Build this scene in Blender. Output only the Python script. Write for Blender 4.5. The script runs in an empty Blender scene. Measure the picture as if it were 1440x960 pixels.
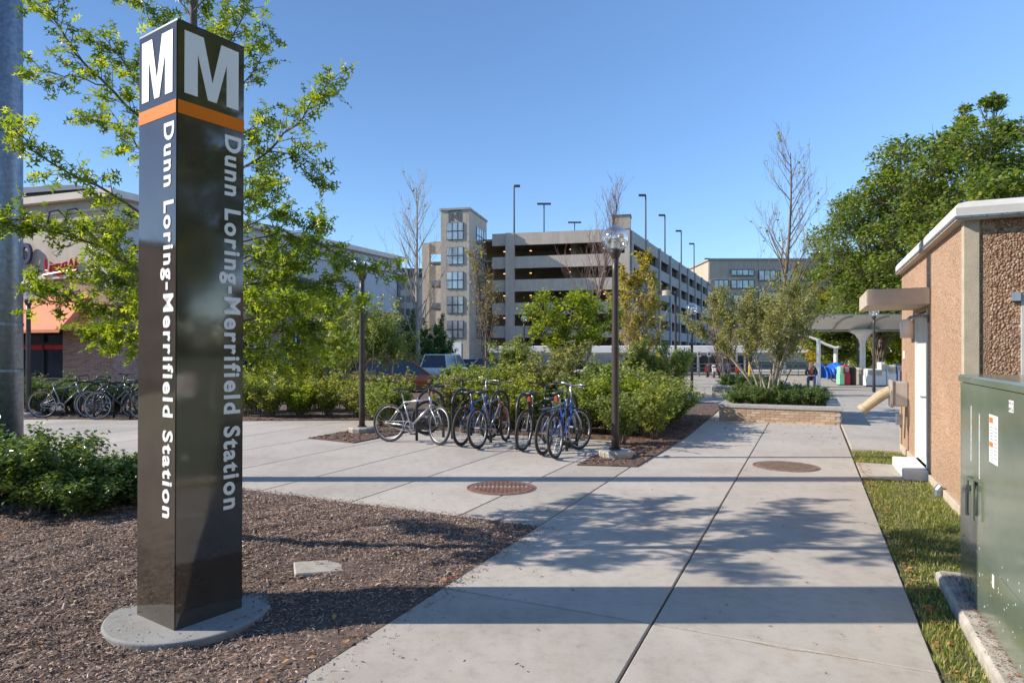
import bpy, bmesh, math, random
import numpy as np
from mathutils import Vector, Matrix, Euler
R = math.radians
random.seed(7)
rng = np.random.default_rng(7)
S = bpy.context.scene
COL = S.collection
PI = math.pi

# ------------------------------------------------------------------ camera
cam_d = bpy.data.cameras.new("camera")
cam = bpy.data.objects.new("camera", cam_d); COL.objects.link(cam)
cam.location = (0, 0, 1.6); cam.rotation_euler = (R(90), 0, 0)
cam_d.sensor_width = 36; cam_d.lens = 23.0
cam_d.shift_y = 15/1440
cam_d.clip_start = 0.05; cam_d.clip_end = 3000
S.camera = cam
# ------------------------------------------------------------------ light
SUN_EL = 31
W = bpy.data.worlds.new("World"); S.world = W; W.use_nodes = True
nt = W.node_tree; bg = nt.nodes['Background']
sky = nt.nodes.new('ShaderNodeTexSky'); sky.sky_type = 'NISHITA'; sky.sun_disc = False
sky.sun_elevation = R(SUN_EL); sky.sun_rotation = R(90)
sky.air_density = 1.0; sky.dust_density = 0.1; sky.ozone_density = 6.0
nt.links.new(sky.outputs[0], bg.inputs[0]); bg.inputs[1].default_value = 0.132
sun_d = bpy.data.lights.new("sun", 'SUN'); sun_d.energy = 4.2; sun_d.angle = R(0.5); sun_d.color = (1.0, 0.91, 0.78)
sun = bpy.data.objects.new("sun", sun_d); COL.objects.link(sun)
sun.rotation_euler = (0, R(-(90-SUN_EL)), 0); sun.location = (-20, 0, 20)
S.view_settings.view_transform = 'Standard'; S.view_settings.look = 'None'
S.view_settings.gamma = 1; S.view_settings.exposure = 0.70
S.render.engine = 'CYCLES'
S.cycles.max_bounces = 8; S.cycles.transparent_max_bounces = 24

# ------------------------------------------------------------------ frames
TH = R(24.5); CT, ST = math.cos(TH), math.sin(TH)
def ab(a, b, z=0.0):            # path frame (a to the right of the path, b along it) -> world
    return Vector((a*CT + b*ST, -a*ST + b*CT, z))
def gz(y):                      # the land falls a little beyond the planters
    if y < 20: return 0.0
    if y < 60: return -(y-20)/40*0.5
    return -0.5
def gp(px, py, z=0.0):          # point of the ground seen at a spot of the photograph
    d = 920*(1.6-z)/(py-495)
    return Vector(((px-720)/920*d, d, z))
def at(px, d, z=0.0):
    return Vector(((px-720)/920*d, d, z))
def zat(py, d): return 1.6 - (py-495)*d/920

# ------------------------------------------------------------------ materials
def new_mat(name):
    m = bpy.data.materials.new(name); m.use_nodes = True
    n = m.node_tree; return m, n, n.nodes['Principled BSDF']
def ramp(n, stops):
    r = n.nodes.new('ShaderNodeValToRGB')
    el = r.color_ramp.elements
    el[0].position, el[0].color = stops[0][0], (*stops[0][1], 1)
    el[1].position, el[1].color = stops[-1][0], (*stops[-1][1], 1)
    for p, c in stops[1:-1]:
        e = el.new(p); e.color = (*c, 1)
    return r
def coords(n):
    t = n.nodes.new('ShaderNodeTexCoord'); return t.outputs['Object']
def wcoords(n):
    t = n.nodes.new('ShaderNodeNewGeometry'); return t.outputs['Position']
def noise(n, co, scale, detail=4, rough=0.6, vec=None):
    t = n.nodes.new('ShaderNodeTexNoise'); t.inputs['Scale'].default_value = scale
    t.inputs['Detail'].default_value = detail; t.inputs['Roughness'].default_value = rough
    if vec:
        mp = n.nodes.new('ShaderNodeMapping'); mp.inputs['Scale'].default_value = vec
        n.links.new(co, mp.inputs['Vector']); co = mp.outputs[0]
    n.links.new(co, t.inputs['Vector']); return t.outputs['Fac']
def mixc(n, f, a, b, mode='MIX'):
    m = n.nodes.new('ShaderNodeMix'); m.data_type = 'RGBA'; m.blend_type = mode
    for k, v in ((0, f), (6, a), (7, b)):
        if isinstance(v, (int, float)): m.inputs[k].default_value = v
        elif isinstance(v, tuple): m.inputs[k].default_value = (*v, 1)
        else: n.links.new(v, m.inputs[k])
    return m.outputs[2]
def bump(n, b, h, strength, dist=0.01, prev=None):
    k = n.nodes.new('ShaderNodeBump'); k.inputs['Strength'].default_value = strength
    k.inputs['Distance'].default_value = dist; n.links.new(h, k.inputs['Height'])
    if prev: n.links.new(prev, k.inputs['Normal'])
    n.links.new(k.outputs[0], b.inputs['Normal']); return k.outputs[0]
def simple(name, col, rough=0.6, var=0.15, scale=6, bmp=0.0, bscale=60, metal=0.0, spec=0.5, coat=0.0, world=False):
    m, n, b = new_mat(name)
    co = wcoords(n) if world else coords(n)
    f = noise(n, co, scale, 6)
    lo = tuple(c*(1-var) for c in col); hi = tuple(min(1, c*(1+var)) for c in col)
    r = ramp(n, [(0.3, lo), (0.7, hi)]); n.links.new(f, r.inputs[0])
    n.links.new(r.outputs[0], b.inputs['Base Color'])
    b.inputs['Roughness'].default_value = rough; b.inputs['Metallic'].default_value = metal
    b.inputs['Specular IOR Level'].default_value = spec; b.inputs['Coat Weight'].default_value = coat
    if bmp: bump(n, b, noise(n, co, bscale, 4), bmp, 0.01)
    return m
def leaf_mat(name, c1, c2, c3, trans=0.45, rough=0.45):
    m = bpy.data.materials.new(name); m.use_nodes = True; n = m.node_tree
    out = n.nodes['Material Output']; b = n.nodes['Principled BSDF']
    g = n.nodes.new('ShaderNodeNewGeometry')
    r = ramp(n, [(0.0, c1), (0.55, c2), (1.0, c3)]); n.links.new(g.outputs['Random Per Island'], r.inputs[0])
    n.links.new(r.outputs[0], b.inputs['Base Color']); b.inputs['Roughness'].default_value = rough
    b.inputs['Specular IOR Level'].default_value = 0.35
    tr = n.nodes.new('ShaderNodeBsdfTranslucent')
    br = mixc(n, 1.0, r.outputs[0], (1.6, 1.5, 0.5), 'MULTIPLY')
    n.links.new(br, tr.inputs['Color'])
    mx = n.nodes.new('ShaderNodeMixShader'); mx.inputs[0].default_value = trans
    n.links.new(b.outputs[0], mx.inputs[1]); n.links.new(tr.outputs[0], mx.inputs[2])
    n.links.new(mx.outputs[0], out.inputs[0]); return m
def glass_mat(name, tint=(1, 1, 1), refl=0.9):
    m = bpy.data.materials.new(name); m.use_nodes = True; n = m.node_tree
    n.nodes.remove(n.nodes['Principled BSDF']); out = n.nodes['Material Output']
    t = n.nodes.new('ShaderNodeBsdfTransparent'); t.inputs[0].default_value = (*tint, 1)
    g = n.nodes.new('ShaderNodeBsdfGlossy'); g.inputs['Roughness'].default_value = 0.07
    g.inputs['Color'].default_value = (refl, refl, refl, 1)
    fc = n.nodes.new('ShaderNodeLayerWeight'); fc.inputs['Blend'].default_value = 0.5
    pw = n.nodes.new('ShaderNodeMath'); pw.operation = 'POWER'; n.links.new(fc.outputs['Facing'], pw.inputs[0]); pw.inputs[1].default_value = 3
    lw = n.nodes.new('ShaderNodeMath'); lw.operation = 'MULTIPLY_ADD'; n.links.new(pw.outputs[0], lw.inputs[0]); lw.inputs[1].default_value = 0.75; lw.inputs[2].default_value = 0.30
    mx = n.nodes.new('ShaderNodeMixShader')
    n.links.new(lw.outputs[0], mx.inputs[0]); n.links.new(t.outputs[0], mx.inputs[1]); n.links.new(g.outputs[0], mx.inputs[2])
    n.links.new(mx.outputs[0], out.inputs[0]); return m

def concrete_mat(name, col, stain=0.5):
    m, n, b = new_mat(name); co = wcoords(n)
    f1 = noise(n, co, 0.55, 6, 0.65); f2 = noise(n, co, 9, 8, 0.7); f3 = noise(n, co, 140, 3, 0.6)
    r1 = ramp(n, [(0.3, tuple(c*0.80 for c in col)), (0.52, col), (0.75, tuple(c*1.10 for c in col))]); n.links.new(f1, r1.inputs[0])
    r2 = ramp(n, [(0.28, (0.82, 0.80, 0.77)), (0.5, (1, 1, 1)), (0.8, (1.07, 1.06, 1.04))]); n.links.new(f2, r2.inputs[0])
    c = mixc(n, 1.0, r1.outputs[0], r2.outputs[0], 'MULTIPLY')
    r3 = ramp(n, [(0.30, (0.72, 0.70, 0.67)), (0.45, (1, 1, 1)), (0.75, (1.08, 1.08, 1.08))]); n.links.new(f3, r3.inputs[0])
    c = mixc(n, 0.7, c, r3.outputs[0], 'MULTIPLY')
    # dark specks and old gum, faint long scuffs
    v = n.nodes.new('ShaderNodeTexVoronoi'); v.inputs['Scale'].default_value = 3.1; n.links.new(co, v.inputs['Vector'])
    r4 = ramp(n, [(0.02, (0.55, 0.53, 0.50)), (0.05, (1, 1, 1))]); n.links.new(v.outputs['Distance'], r4.inputs[0])
    c = mixc(n, stain, c, r4.outputs[0], 'MULTIPLY')
    f5 = noise(n, co, 1.6, 8, 0.75, (1, 0.35, 1))
    r5 = ramp(n, [(0.34, (0.80, 0.77, 0.72)), (0.5, (1, 1, 1))]); n.links.new(f5, r5.inputs[0])
    c = mixc(n, stain, c, r5.outputs[0], 'MULTIPLY')
    oi = n.nodes.new('ShaderNodeObjectInfo'); ro = ramp(n, [(0.0, (0.90, 0.895, 0.88)), (0.5, (1, 1, 1)), (1.0, (1.07, 1.06, 1.05))]); n.links.new(oi.outputs['Random'], ro.inputs[0])
    c = mixc(n, 1.0, c, ro.outputs[0], 'MULTIPLY')
    f6 = noise(n, co, 0.9, 5, 0.6); r6 = ramp(n, [(0.62, (1, 1, 1)), (0.74, (0.93, 0.84, 0.74))]); n.links.new(f6, r6.inputs[0])
    c = mixc(n, 0.8, c, r6.outputs[0], 'MULTIPLY')
    n.links.new(c, b.inputs['Base Color']); b.inputs['Roughness'].default_value = 0.85
    b.inputs['Specular IOR Level'].default_value = 0.3
    p = bump(n, b, f3, 0.25, 0.004); bump(n, b, f2, 0.25, 0.006, p)
    return m
def aggregate_mat(name, scale, palette, depth):
    m, n, b = new_mat(name); co = coords(n)
    v = n.nodes.new('ShaderNodeTexVoronoi'); v.inputs['Scale'].default_value = scale
    v.inputs['Randomness'].default_value = 0.95
    f0 = noise(n, co, scale*0.6, 3)
    ad = n.nodes.new('ShaderNodeVectorMath'); ad.operation = 'ADD'
    sc = n.nodes.new('ShaderNodeVectorMath'); sc.operation = 'SCALE'; sc.inputs['Scale'].default_value = 0.6/scale
    cb = n.nodes.new('ShaderNodeCombineXYZ')
    for i in range(3): n.links.new(f0, cb.inputs[i])
    n.links.new(cb.outputs[0], sc.inputs[0]); n.links.new(co, ad.inputs[0]); n.links.new(sc.outputs[0], ad.inputs[1])
    n.links.new(ad.outputs[0], v.inputs['Vector'])
    wn = n.nodes.new('ShaderNodeTexWhiteNoise'); n.links.new(v.outputs['Color'], wn.inputs['Vector'])
    k = len(palette); r = ramp(n, [(i/(k-1), p) for i, p in enumerate(palette)]); n.links.new(wn.outputs['Value'], r.inputs[0])
    mor = ramp(n, [(0.35, (1, 1, 1)), (0.75, (0.55, 0.48, 0.42))]); n.links.new(v.outputs['Distance'], mor.inputs[0])
    c = mixc(n, 1.0, r.outputs[0], mor.outputs[0], 'MULTIPLY')
    f = noise(n, co, 1.2, 5); r2 = ramp(n, [(0.3, (0.85, 0.85, 0.85)), (0.7, (1.08, 1.08, 1.08))]); n.links.new(f, r2.inputs[0])
    c = mixc(n, 1.0, c, r2.outputs[0], 'MULTIPLY')
    n.links.new(c, b.inputs['Base Color']); b.inputs['Roughness'].default_value = 0.75
    inv = n.nodes.new('ShaderNodeMath'); inv.operation = 'SUBTRACT'; inv.inputs[0].default_value = 1.0
    n.links.new(v.outputs['Distance'], inv.inputs[1])
    bump(n, b, inv.outputs[0], 1.0, depth)
    return m
def brick_tex_mat(name, c1, c2, mortar, scale=1.0):
    m, n, b = new_mat(name); co = coords(n)
    sp = n.nodes.new('ShaderNodeSeparateXYZ'); n.links.new(co, sp.inputs[0])
    ad = n.nodes.new('ShaderNodeMath'); n.links.new(sp.outputs[0], ad.inputs[0]); n.links.new(sp.outputs[1], ad.inputs[1])
    cb = n.nodes.new('ShaderNodeCombineXYZ'); n.links.new(ad.outputs[0], cb.inputs[0]); n.links.new(sp.outputs[2], cb.inputs[1])
    t = n.nodes.new('ShaderNodeTexBrick'); n.links.new(cb.outputs[0], t.inputs['Vector'])
    t.inputs['Color1'].default_value = (*c1, 1); t.inputs['Color2'].default_value = (*c2, 1); t.inputs['Mortar'].default_value = (*mortar, 1)
    t.inputs['Scale'].default_value = scale; t.inputs['Brick Width'].default_value = 0.22; t.inputs['Row Height'].default_value = 0.075
    t.inputs['Mortar Size'].default_value = 0.008; t.inputs['Bias'].default_value = 0.0
    n.links.new(t.outputs['Color'], b.inputs['Base Color']); b.inputs['Roughness'].default_value = 0.85
    return m

M = {}
M['path'] = concrete_mat('path_concrete', (0.465, 0.425, 0.378))
M['plaza'] = concrete_mat('plaza_concrete', (0.43, 0.395, 0.35))
M['joint'] = simple('joint_dirt', (0.09, 0.065, 0.045), 0.95, 0.4, 20)
M['asphalt'] = simple('asphalt', (0.11, 0.108, 0.105), 0.9, 0.2, 3, 0.3, 80)
M['soil'] = simple('mulch_soil', (0.12, 0.082, 0.065), 0.95, 0.45, 14, 0.8, 60, world=True)
M['chips'] = leaf_mat('mulch_chips', (0.11, 0.072, 0.058), (0.26, 0.18, 0.145), (0.60, 0.46, 0.38), 0.0, 0.85)
M['chips_red'] = leaf_mat('mulch_chips_red', (0.09, 0.045, 0.03), (0.20, 0.095, 0.06), (0.36, 0.19, 0.12), 0.0, 0.85)
M['granite'] = concrete_mat('base_granite', (0.33, 0.33, 0.33), 0.9)
M['turf'] = simple('turf_soil', (0.09, 0.095, 0.04), 0.95, 0.5, 12, 0.5, 40, world=True)
M['grass'] = leaf_mat('grass_blades', (0.12, 0.17, 0.035), (0.24, 0.29, 0.07), (0.55, 0.48, 0.24), 0.4, 0.5)
M['galv'] = simple('galvanised_steel', (0.26, 0.285, 0.32), 0.45, 0.28, 22, 0.1, 50, 0.75)
M['white_steel'] = simple('white_painted_steel', (0.78, 0.78, 0.76), 0.4, 0.06, 4)
M['pole_brown'] = simple('dark_bronze_paint', (0.06, 0.045, 0.042), 0.42, 0.2, 12, metal=0.2)
M['black_metal'] = simple('black_metal', (0.03, 0.03, 0.033), 0.4, 0.2, 8)
M['silver'] = simple('brushed_silver', (0.55, 0.55, 0.56), 0.3, 0.1, 8, metal=0.85)
M['rubber'] = simple('tyre_rubber', (0.035, 0.034, 0.034), 0.8, 0.3, 12)
M['glass'] = glass_mat('clear_glass', (0.90, 0.91, 0.92), 1.0)
M['dark_glass'] = simple('dark_window_glass', (0.03, 0.04, 0.055), 0.08, 0.3, 0.3, spec=0.9)
M['sky_glass'] = simple('reflective_window_glass', (0.42, 0.45, 0.46), 0.10, 0.45, 0.6, spec=1.0, metal=0.35)
M['bark'] = simple('tree_bark', (0.17, 0.13, 0.10), 0.9, 0.35, 10, 0.5, 40)
M['bark_pale'] = simple('pale_bark', (0.34, 0.29, 0.24), 0.85, 0.3, 10, 0.4, 40)
M['bark_twig'] = simple('reddish_twigs', (0.19, 0.13, 0.11), 0.85, 0.3, 10)
M['oak'] = leaf_mat('oak_leaves', (0.10, 0.165, 0.025), (0.21, 0.30, 0.04), (0.46, 0.53, 0.07), 0.55, 0.38)
M['tree_green'] = leaf_mat('tree_leaves', (0.085, 0.14, 0.038), (0.155, 0.225, 0.06), (0.33, 0.38, 0.12), 0.5, 0.5)
M['tree_yellow'] = leaf_mat('yellowing_leaves', (0.22, 0.22, 0.03), (0.42, 0.36, 0.05), (0.55, 0.42, 0.06), 0.45, 0.5)
M['lime'] = leaf_mat('lime_leaves', (0.13, 0.20, 0.02), (0.24, 0.32, 0.03), (0.42, 0.46, 0.06), 0.5, 0.5)
M['shrub'] = leaf_mat('shrub_leaves', (0.10, 0.15, 0.04), (0.23, 0.30, 0.085), (0.46, 0.50, 0.19), 0.45, 0.38)
M['shrub2'] = leaf_mat('shrub_leaves_yellowing', (0.13, 0.17, 0.035), (0.29, 0.34, 0.08), (0.56, 0.54, 0.17), 0.5, 0.4)
M['holly'] = leaf_mat('glossy_dark_leaves', (0.055, 0.11, 0.03), (0.13, 0.205, 0.06), (0.27, 0.36, 0.14), 0.35, 0.25)
M['grey_green'] = leaf_mat('grey_green_leaves', (0.15, 0.17, 0.08), (0.26, 0.28, 0.14), (0.44, 0.41, 0.19), 0.45, 0.5)
M['dead_leaf'] = leaf_mat('dead_leaves', (0.20, 0.09, 0.035), (0.42, 0.20, 0.07), (0.55, 0.33, 0.12), 0.1, 0.7)
M['tan'] = simple('tan_precast', (0.47, 0.41, 0.34), 0.85, 0.08, 2.5, 0.15, 60)
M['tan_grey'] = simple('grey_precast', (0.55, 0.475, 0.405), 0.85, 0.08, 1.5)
M['tan_shaded'] = simple('shaded_precast', (0.36, 0.35, 0.34), 0.85, 0.08, 1.5)  # darker copy of the precast, with the garage side's shade put into the colour
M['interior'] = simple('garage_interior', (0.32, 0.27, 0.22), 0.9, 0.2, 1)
M['stucco'] = simple('beige_stucco', (0.56, 0.49, 0.41), 0.9, 0.05, 2, 0.1, 80)
M['stucco_lt'] = simple('light_stucco', (0.70, 0.62, 0.54), 0.9, 0.05, 2)
for k_ in ('tan_grey', 'tan_shaded', 'tan', 'stucco'):            # rain streaks down the walls
    n_ = M[k_].node_tree; b_ = n_.nodes['Principled BSDF']; src = b_.inputs['Base Color'].links[0].from_socket
    st_ = ramp(n_, [(0.35, (0.80, 0.78, 0.76)), (0.6, (1.03, 1.03, 1.03))]); n_.links.new(noise(n_, coords(n_), 1.0, 6, 0.7, (1.6, 1.6, 0.12)), st_.inputs[0])
    n_.links.new(mixc(n_, 0.7, src, st_.outputs[0], 'MULTIPLY'), b_.inputs['Base Color'])
M['brick_red'] = brick_tex_mat('red_brick', (0.30, 0.115, 0.08), (0.48, 0.26, 0.19), (0.42, 0.35, 0.30))
M['awning'] = simple('orange_awning_cloth', (0.78, 0.24, 0.12), 0.8, 0.08, 3)
M['slate'] = simple('dark_slate', (0.09, 0.10, 0.12), 0.7, 0.15, 1)
M['white'] = simple('white_paint', (0.80, 0.80, 0.78), 0.5, 0.05, 5)
M['sign_white'] = simple('sign_white_vinyl', (0.84, 0.84, 0.82), 0.5, 0.03, 4)
M['orange'] = simple('orange_band_vinyl', (0.78, 0.19, 0.008), 0.6, 0.04, 4, spec=0.15)
M['navy'] = simple('navy_letters', (0.025, 0.035, 0.09), 0.4)
M['red'] = simple('red_letters', (0.60, 0.02, 0.03), 0.4)

# ------------------------------------------------------------------ mesh builder
class MB:
    def __init__(s): s.v = []; s.f = []; s.sm = False
    def add(s, vs, fs):
        o = len(s.v); s.v += [tuple(v) for v in vs]; s.f += [tuple(i+o for i in f) for f in fs]
    def box(s, x0, x1, y0, y1, z0, z1, T=None):
        vs = [Vector((x, y, z)) for z in (z0, z1) for x, y in ((x0, y0), (x1, y0), (x1, y1), (x0, y1))]
        if T: vs = [T @ v for v in vs]
        s.add(vs, [(0, 3, 2, 1), (4, 5, 6, 7), (0, 1, 5, 4), (1, 2, 6, 5), (2, 3, 7, 6), (3, 0, 4, 7)]); return s
    def bbox(s, x0, x1, y0, y1, z0, z1, c=0.01, T=None):      # box with chamfered top and upright edges
        pl = [(x0+c, y0), (x1-c, y0), (x1, y0+c), (x1, y1-c), (x1-c, y1), (x0+c, y1), (x0, y1-c), (x0, y0+c)]
        pi = [(x0+2*c, y0+c), (x1-2*c, y0+c), (x1-c, y0+2*c), (x1-c, y1-2*c), (x1-2*c, y1-c), (x0+2*c, y1-c), (x0+c, y1-2*c), (x0+c, y0+2*c)]
        vs = [Vector((x, y, z0)) for x, y in pl] + [Vector((x, y, z1-c)) for x, y in pl] + [Vector((x, y, z1)) for x, y in pi]
        if T: vs = [T @ v for v in vs]
        fs = [tuple(range(7, -1, -1)), tuple(range(16, 24))]
        for k in range(8):
            j = (k+1) % 8
            fs += [(k, j, 8+j, 8+k), (8+k, 8+j, 16+j, 16+k)]
        s.add(vs, fs); return s
    def prism(s, poly, z0, z1, T=None):
        n = len(poly)
        vs = [Vector((x, y, z0)) for x, y in poly] + [Vector((x, y, z1)) for x, y in poly]
        if T: vs = [T @ v for v in vs]
        s.add(vs, [tuple(range(n-1, -1, -1)), tuple(range(n, 2*n))] + [(k, (k+1) % n, n+(k+1) % n, n+k) for k in range(n)]); return s
    def tube(s, pts, rad, seg=8, caps=True, closed=False):
        pts = [Vector(p) for p in pts]; n = len(pts)
        if not hasattr(rad, '__len__'): rad = [rad]*n
        base = len(s.v); ref = None
        for i, p in enumerate(pts):
            if closed: d = pts[(i+1) % n] - pts[i-1]
            else: d = pts[min(i+1, n-1)] - pts[max(i-1, 0)]
            if d.length < 1e-9: d = Vector((0, 0, 1))
            d.normalize()
            if ref is None: ref = d.orthogonal().normalized()
            ref = (ref - d*ref.dot(d))
            if ref.length < 1e-6: ref = d.orthogonal()
            ref.normalize(); bn = d.cross(ref)
            for k in range(seg):
                a = 2*PI*k/seg; s.v.append(tuple(p + (ref*math.cos(a) + bn*math.sin(a))*rad[i]))
        m = n if closed else n-1
        for i in range(m):
            for k in range(seg):
                a0 = base+i*seg+k; a1 = base+i*seg+(k+1) % seg
                j = (i+1) % n; b0 = base+j*seg+k; b1 = base+j*seg+(k+1) % seg
                s.f.append((a0, a1, b1, b0))
        if caps and not closed:
            s.f.append(tuple(base+k for k in range(seg-1, -1, -1))); s.f.append(tuple(base+(n-1)*seg+k for k in range(seg)))
        return s
    def lathe(s, prof, seg=16, o=(0, 0, 0), T=None):
        base = len(s.v); o = Vector(o)
        for r, z in prof:
            for k in range(seg):
                a = 2*PI*k/seg; v = Vector((r*math.cos(a), r*math.sin(a), z)) + o
                s.v.append(tuple(T @ v if T else v))
        for i in range(len(prof)-1):
            for k in range(seg):
                s.f.append((base+i*seg+k, base+i*seg+(k+1) % seg, base+(i+1)*seg+(k+1) % seg, base+(i+1)*seg+k))
        s.f.append(tuple(base+k for k in range(seg-1, -1, -1)))
        s.f.append(tuple(base+(len(prof)-1)*seg+k for k in range(seg))); return s
    def mesh(s, name, m, smooth=False):
        me = bpy.data.meshes.new(name); me.from_pydata(s.v, [], s.f)
        if smooth: me.polygons.foreach_set('use_smooth', [True]*len(me.polygons))
        if m: me.materials.append(m)
        me.update(); return me
    def build(s, name, m, parent=None, smooth=False, bevel=0.0):
        o = bpy.data.objects.new(name, s.mesh(name, m, smooth)); COL.objects.link(o)
        if parent: o.parent = parent
        if bevel:
            b = o.modifiers.new('bevel', 'BEVEL'); b.width = bevel; b.segments = 2; b.limit_method = 'ANGLE'
        return o
def np_mesh(name, V, F, m, smooth=False):          # V (n,3), F (m,k)
    me = bpy.data.meshes.new(name); k = F.shape[1]
    me.vertices.add(len(V)); me.vertices.foreach_set('co', np.ascontiguousarray(V, np.float32).ravel())
    me.loops.add(F.size); me.loops.foreach_set('vertex_index', np.ascontiguousarray(F, np.int32).ravel())
    me.polygons.add(len(F)); me.polygons.foreach_set('loop_start', np.arange(0, F.size, k, dtype=np.int32))
    me.polygons.foreach_set('loop_total', np.full(len(F), k, np.int32))
    me.materials.append(m); me.update(calc_edges=True); me.validate(); return me
def mobj(name, me, parent=None, loc=None, rz=None, sc=None):
    o = bpy.data.objects.new(name, me); COL.objects.link(o)
    if parent: o.parent = parent
    if loc is not None: o.location = loc
    if rz is not None: o.rotation_euler = (0, 0, rz)
    if sc is not None: o.scale = sc if hasattr(sc, '__len__') else (sc, sc, sc)
    return o
def tag(o, label, cat, group=None):
    o['label'] = label; o['category'] = cat
    if group: o['group'] = group
    return o
def thing(name, label, cat, loc=(0, 0, 0), rz=0, group=None):
    o = bpy.data.objects.new(name, None); COL.objects.link(o); o.empty_display_size = 0.2
    o.location = loc; o.rotation_euler = (0, 0, rz); return tag(o, label, cat, group)
def structure(o): o['kind'] = 'structure'; return o
def copy_thing(root, loc, rz=None, label=None, sc=None):
    def cp(o, par):
        c = o.copy(); COL.objects.link(c); c.parent = par
        for ch in o.children: cp(ch, c)
        return c
    r = cp(root, None); r.location = loc
    if rz is not None: r.rotation_euler = (0, 0, rz)
    if sc is not None: r.scale = sc if hasattr(sc, '__len__') else (sc, sc, sc)
    if label: r['label'] = label
    return r
def text_verts(txt, bold=0.0, ext=0.003):
    cu = bpy.data.curves.new('lettering', 'FONT'); cu.body = txt; cu.size = 1; cu.offset = bold; cu.space_character = 1.2; cu.extrude = ext; cu.resolution_u = 4
    ob = bpy.data.objects.new('lettering', cu); COL.objects.link(ob)
    dg = bpy.context.evaluated_depsgraph_get(); dg.update()
    me = bpy.data.meshes.new_from_object(ob.evaluated_get(dg))
    bpy.data.objects.remove(ob); bpy.data.curves.remove(cu); return me
def placed_text(txt, m, name, parent, O, X, Y, length, height, bold=0.02, depth=0.003):
    """text whose baseline starts at O, runs along X for length, cap height along Y"""
    me = text_verts(txt, bold, 1.0)
    co = np.empty(len(me.vertices)*3, np.float32); me.vertices.foreach_get('co', co); co = co.reshape(-1, 3)
    x0, x1 = co[:, 0].min(), co[:, 0].max()
    cap = 0.70
    X, Y = Vector(X).normalized(), Vector(Y).normalized(); N = X.cross(Y)
    u = (co[:, 0]-x0)/(x1-x0)*length; v = co[:, 1]/cap*height; w = (co[:, 2]+1)/2*depth
    out = np.array(O)[None] + u[:, None]*np.array(X)[None] + v[:, None]*np.array(Y)[None] + w[:, None]*np.array(N)[None]
    me.vertices.foreach_set('co', out.astype(np.float32).ravel()); me.materials.clear(); me.materials.append(m); me.update()
    return mobj(name, me, parent)
def split_words(o, axis, k):
    """cut one lettering mesh into its words at the k-1 widest gaps along an axis"""
    me = o.data; n = len(me.vertices); co = np.empty(n*3, np.float32); me.vertices.foreach_get('co', co); t = co.reshape(-1, 3) @ np.array(axis, np.float32)
    st = np.sort(t); gaps = np.diff(st); cut = sorted(((st[i]+st[i+1])/2 for i in np.argsort(-gaps)[:k-1]))
    lim = [-1e9]+cut+[1e9]
    for a, b in zip(lim[:-1], lim[1:]):
        bm = bmesh.new(); bm.from_mesh(me); bmesh.ops.delete(bm, geom=[v for v in bm.verts if not (a < v.co.dot(Vector(axis)) < b)], context='VERTS')
        m2 = bpy.data.meshes.new('word'); bm.to_mesh(m2); bm.free(); m2.materials.append(me.materials[0]); mobj('station_name_word', m2, o.parent)
    bpy.data.objects.remove(o)

# ------------------------------------------------------------------ leaves and branches
def rand_rot(n, up=0.0):
    """random orthonormal frames; 'up' pulls the leaf normal towards the sky"""
    nrm = rng.normal(size=(n, 3)); nrm /= np.linalg.norm(nrm, axis=1)[:, None]
    nrm[:, 2] = np.abs(nrm[:, 2]); nrm[:, 2] += up; nrm /= np.linalg.norm(nrm, axis=1)[:, None]
    t = rng.normal(size=(n, 3)); t -= nrm*(t*nrm).sum(1)[:, None]; t /= np.linalg.norm(t, axis=1)[:, None]
    return t, np.cross(nrm, t), nrm
DIAMOND = (np.array([(0, 0, 0), (0.42, 0.30, 0.10), (1, 0, 0.0), (0.42, -0.30, 0.10)]), np.array([(0, 1, 2), (0, 2, 3)]))
NARROW = (np.array([(0, 0, 0), (0.45, 0.16, 0.04), (1, 0, -0.08), (0.45, -0.16, 0.04)]), np.array([(0, 1, 2), (0, 2, 3)]))
_o = [(0, 0), (0.22, 0.06), (0.16, 0.26), (0.34, 0.10), (0.46, 0.12), (0.42, 0.46), (0.58, 0.16), (0.68, 0.12), (0.80, 0.30), (0.80, 0.08), (1.0, 0)]
_ov = [(x, y, 0.16*abs(y)) for x, y in _o] + [(x, -y, 0.16*abs(y)) for x, y in _o[1:-1]] + [(0.4, 0, -0.01), (0.75, 0, -0.01)]
_n = len(_o); _M1, _M2 = len(_ov)-2, len(_ov)-1
_L = list(range(_n)); _Rr = [0] + list(range(_n, 2*_n-2)) + [_n-1]
def _half(idx, flip):
    t = []
    for a in range(len(idx)-1):
        c = _M1 if a < 7 else _M2
        tri = (c, idx[a], idx[a+1]) if flip else (c, idx[a+1], idx[a])
        t.append(tri)
    return t
OAKLEAF = (np.array(_ov), np.array(_half(_L, True) + _half(_Rr, False)))
def leaf_mesh(name, P, size, m, tmpl=DIAMOND, up=0.6, jit=0.3):
    n = len(P); T, F = tmpl; k = len(T)
    a, b, c = rand_rot(n, up); s = size*(1 + jit*rng.uniform(-1, 1, n))
    V = P[:, None, :] + s[:, None, None]*(T[None, :, 0:1]*a[:, None, :] + T[None, :, 1:2]*b[:, None, :] + T[None, :, 2:3]*c[:, None, :])
    FF = (np.arange(n)*k)[:, None, None] + F[None]
    return np_mesh(name, V.reshape(-1, 3), FF.reshape(-1, F.shape[1]), m)
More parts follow.
